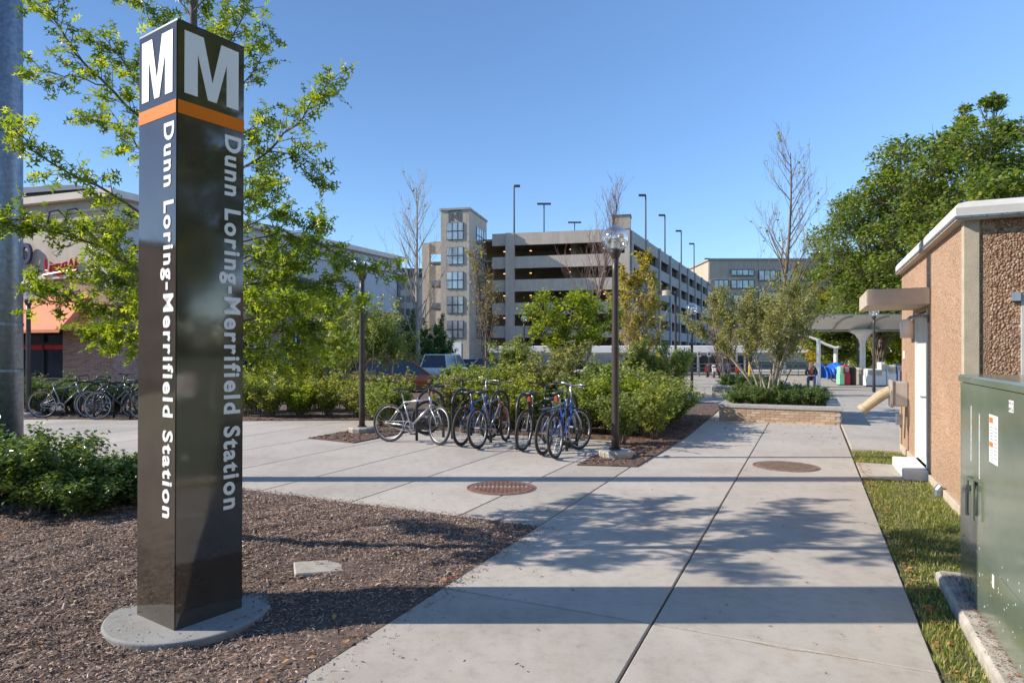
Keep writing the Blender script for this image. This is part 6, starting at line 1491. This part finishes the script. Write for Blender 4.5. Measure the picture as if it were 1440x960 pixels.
# ================================================================== SEATED PERSON
def person():
    d = 30.2; base = at(1141, d, gz(d)); t = thing('person', 'seated person with long fair hair, dark jacket and rust scarf on the planter edge', 'person', base, R(-25))
    def skin(name, nodes, edges, m, par=t):
        me = bpy.data.meshes.new(name); me.from_pydata([n[0] for n in nodes], edges, []); o = bpy.data.objects.new(name, me); COL.objects.link(o); o.parent = par
        md = o.modifiers.new('skin', 'SKIN'); 
        for i, n in enumerate(nodes):
            v = me.skin_vertices[0].data[i]; v.radius = (n[1], n[1] if len(n) < 3 else n[2]); v.use_root = (i == 0)
        s = o.modifiers.new('sub', 'SUBSURF'); s.levels = 1; s.render_levels = 1; me.materials.append(m); return o
    sk = simple('skin', (.60, .36, .26), .6); jn = simple('dark_jeans', (.04, .06, .12), .8); jk = simple('dark_jacket', (.03, .04, .06), .8); sc = simple('rust_scarf', (.50, .16, .06), .85); hr = simple('fair_hair', (.45, .27, .12), .6)
    nodes = [((0, 0, .52), .13, .10), ((0, -.01, .70), .12, .09), ((0, -.03, .90), .14, .09), ((0, -.03, 1.04), .05, .05), ((0, -.06, 1.14), .075, .09), ((0, -.05, 1.24), .06, .08),
             ((.17, -.03, .98), .05, .05), ((.24, -.10, .76), .04, .04), ((.14, -.32, .66), .03, .03), ((.08, -.40, .66), .025, .035),
             ((-.17, -.03, .98), .05, .05), ((-.24, -.10, .76), .04, .04), ((-.14, -.32, .66), .03, .03), ((-.08, -.40, .66), .025, .035),
             ((.10, -.08, .52), .09, .085), ((.13, -.46, .50), .06, .06), ((.13, -.50, .10), .04, .04), ((.13, -.62, .04), .03, .04),
             ((-.10, -.08, .52), .09, .085), ((-.13, -.46, .50), .06, .06), ((-.13, -.44, .10), .04, .04), ((-.13, -.56, .04), .03, .04)]
    E = [(0, 1), (1, 2), (2, 3), (3, 4), (4, 5), (2, 6), (6, 7), (7, 8), (8, 9), (2, 10), (10, 11), (11, 12), (12, 13), (0, 14), (14, 15), (15, 16), (16, 17), (0, 18), (18, 19), (19, 20), (20, 21)]
    skin('body', nodes, E, sk)
    def grow_n(idx, dr): return [(nodes[i][0], nodes[i][1]+dr, (nodes[i][2])+dr) for i in idx]
    skin('jacket', grow_n([0, 1, 2, 6, 7, 8, 10, 11, 12], .018), [(0, 1), (1, 2), (2, 3), (3, 4), (4, 5), (2, 6), (6, 7), (7, 8)], jk)
    skin('jeans', grow_n([0, 14, 15, 16, 18, 19, 20], .012), [(0, 1), (1, 2), (2, 3), (0, 4), (4, 5), (5, 6)], jn)
    skin('scarf', [((0, -.08, 1.03), .08, .07), ((.02, -.13, .88), .07, .04), ((.03, -.15, .70), .07, .03)], [(0, 1), (1, 2)], sc)
    skin('hair', [((0, -.02, 1.27), .08, .09), ((0, .03, 1.16), .095, .07), ((0, .05, 1.0), .09, .05), ((0, .05, .86), .07, .03)], [(0, 1), (1, 2), (2, 3)], hr)
    f = MB(); f.add(*sph(.012, (.03, -.145, 1.17), 6)); f.add(*sph(.012, (-.03, -.145, 1.17), 6)); f.build('eye', BLK, t)
    f = MB(); f.tube([(0, -.145, 1.17), (0, -.17, 1.135), (0, -.15, 1.13)], .012, 5); f.build('nose', sk, t)
    hn = MB()
    for s in (-1, 1):
        for k in range(4): hn.tube([(s*(.08-.015*k), -.40, .665), (s*(.06-.015*k), -.45-.004*k, .655), (s*(.05-.015*k), -.462, .635)], .008, 5)
        hn.tube([(s*.10, -.39, .67), (s*.05, -.41, .69)], .009, 5)
    hn.build('finger', sk, t)
person()
